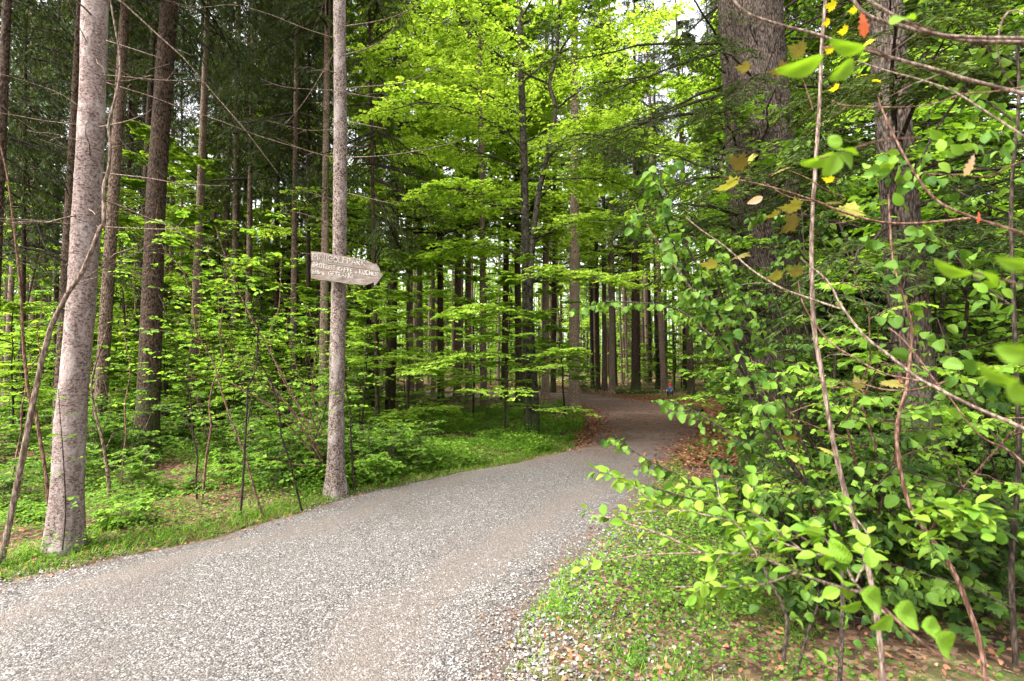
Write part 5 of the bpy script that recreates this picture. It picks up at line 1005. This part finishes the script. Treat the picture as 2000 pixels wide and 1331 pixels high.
def write(text, base, hgt, rad, name='lettering'):
    """base: polyline in sign crop pixels along which the letters stand; hgt cap height in the same pixels"""
    b = np.array(base, float); seg = np.concatenate([[0], np.cumsum(np.hypot(*np.diff(b, axis=0).T))]); tot = sum(FONT[c][0]+.22 for c in text); sc_ = seg[-1]/tot; pos = 0; mbx = MB()
    for ch in text:
        w_, strokes = FONT[ch]; hh = hgt*(1+.08*rng.standard_normal()); sl_ = .05*rng.standard_normal()
        for s_ in strokes:
            pp = []
            for x, y in s_:
                t_ = (pos+x+y*sl_)*sc_; bx_ = np.interp(t_, seg, b[:, 0]); by_ = np.interp(t_, seg, b[:, 1]); pp.append(P(*cr(bx_, by_-y*hh), DS-.0045)-so)
            pp = np.array(pp)
            if len(pp) > 4: pp = catmull(pp, 2)
            tubes(mbx, pp[None], np.full((1, len(pp)), rad), 5, rough=.12)
        pos += w_+.22
    obj(name, mbx.mesh(name, [M['letter']]), SG)
write('MINIGOLFPARK', [(425, 395), (700, 420), (1000, 462), (1300, 500)], 92, .0032)
write('BROTZEIT KAFFE u KUCHEN', [(425, 505), (640, 545), (870, 580), (1100, 615), (1300, 645), (1500, 672)], 70, .0034)
write('EIS u. GETRÄNKE', [(425, 620), (650, 645), (850, 672), (1110, 702)], 66, .0034)
mb = MB()
for x, y in ((760, 400), (930, 700), (850, 560)):
    p_ = P(*cr(x, y), DS-.006)-so; tubes(mb, np.array([p_+[0, -.001, 0], p_+[0, .01, 0]])[None], np.array([[.005, .005]]), 8)
m, n, out = new_mat('rusty_nail'); prin(n, out, (.05, .03, .02), .6); obj('nail', mb.mesh('nail', [m]), SG)

# ------------------------------------------------------------------ the small child, the fallen logs
def skin_person(loc):
    root = empty('person', loc, 'small child in red cap and blue top crouching by a slim far trunk', 'person')
    J = [(0, 0, .24), (0, .02, .34), (0, 0, .44), (0, -.02, .50), (0, -.03, .56), (0, -.02, .64),
         (.09, -.10, .26), (.10, -.05, .06), (.10, -.14, .02), (-.09, -.10, .26), (-.10, -.05, .06), (-.10, -.14, .02),
         (.10, -.01, .45), (.13, -.10, .35), (.08, -.2, .30), (-.10, -.01, .45), (-.13, -.10, .35), (-.08, -.2, .30)]
    E = [(0, 1), (1, 2), (2, 3), (3, 4), (4, 5), (0, 6), (6, 7), (7, 8), (0, 9), (9, 10), (10, 11), (2, 12), (12, 13), (13, 14), (2, 15), (15, 16), (16, 17)]
    RR = [.10, .095, .08, .035, .075, .06, .06, .04, .03, .06, .04, .03, .04, .03, .022, .04, .03, .022]
    def sk(name, idx, k, mat, grow=0):
        vs = [J[i] for i in idx]; mp_ = {i: j for j, i in enumerate(idx)}; es = [(mp_[a], mp_[b]) for a, b in E if a in mp_ and b in mp_]
        me = bpy.data.meshes.new(name); me.from_pydata(vs, es, []); o = obj(name, me, root); o.modifiers.new('s', 'SKIN')
        for j, i in enumerate(idx): me.skin_vertices[0].data[j].radius = (RR[i]+grow,)*2
        me.skin_vertices[0].data[0].use_root = True; o.modifiers.new('d', 'SUBSURF').levels = 1; me.materials.append(mat); return o
    def flat(name, c): m_, n_, o_ = new_mat(name); prin(n_, o_, c, .8); return m_
    sk('body', list(range(18)), 1, flat('child_skin', (.55, .30, .20)))
    sk('jacket', [0, 1, 2, 12, 13, 15, 16], 1, flat('blue_cloth', (.03, .16, .50)), .014)
    sk('trousers', [0, 6, 7, 9, 10], 1, flat('dark_cloth', (.03, .035, .05)), .012)
    mbx = MB(); th_ = np.linspace(0, 6.283, 14, endpoint=False); rg_ = [(.09, .60), (.094, .63), (.085, .68), (.05, .715), (.005, .725)]
    V_ = np.array([[r_*math.cos(a), r_*math.sin(a)-.025, z_] for r_, z_ in rg_ for a in th_]); i_ = np.arange(4)[:, None]*14; s_ = np.arange(14)[None]; s2 = (s_+1) % 14
    mbx.add(V_, np.stack([i_+s_, i_+s2, i_+14+s2, i_+14+s_], -1).reshape(-1, 4)); mbx.add(np.array([[-.07, -.10, .61], [.07, -.10, .61], [.05, -.17, .595], [-.05, -.17, .595]]), np.array([[0, 1, 2, 3]]))
    obj('cap', mbx.mesh('cap', [flat('red_cloth', (.55, .03, .03))], True), root); return root
pc = G(1309, 777.5); pr = skin_person((pc[0], pc[1], gz(*pc))); pr.rotation_euler = (0, 0, R(-40)); pr.scale = (.95,)*3
def log(label, a, b, r, mat, name='fallen_log', stub=True):
    A = np.append(G(*a), 0); B = np.append(G(*b), 0); A[2] = gz(A[0], A[1])+r*.8; B[2] = gz(B[0], B[1])+r*.6
    root = empty(name, tuple(A), label, 'log'); t_ = np.linspace(0, 1, 9)[:, None]; C = (B-A)*t_; C[:, 2] += .03*rng.standard_normal(9); mbx = MB(); tubes(mbx, C[None], np.linspace(r, r*.7, 9)[None], 12, rough=.05)
    cap = C[0]+r*.99*np.stack([np.zeros(12), np.cos(th12), np.sin(th12)], 1); obj('trunk', mbx.mesh('trunk', [M[mat]], True), root)
    m2 = MB(); ax = nrmz(C[1]-C[0]); u_ = nrmz(np.cross(ax, [0, 0, 1.])); v_ = np.cross(ax, u_)
    m2.add(np.vstack([[C[0]-ax*.004], C[0]-ax*.003+r*.97*(np.cos(th12)[:, None]*u_+np.sin(th12)[:, None]*v_)]), np.array([[0, 1+i, 1+(i+1) % 12] for i in range(12)])); obj('sawn_face', m2.mesh('sawn_face', [cutm]), root)
th12 = np.linspace(0, 6.283, 12, endpoint=False)
log('long thin fallen trunk lying across the wood behind the slim trunk by the child', (1210, 757), (1345, 748), .10, 'bark_tan')
log('dark fallen log lying on the leaves left of the slim trunk by the child', (1200, 771), (1285, 769), .12, 'bark_dark')
log('short dark rotten log at the leafy right edge of the clearing', (1344, 803), (1372, 806), .13, 'bark_dark')
log('low mossy log lying among the bushes left of the beech', (820, 790), (925, 786), .07, 'bark_brown')
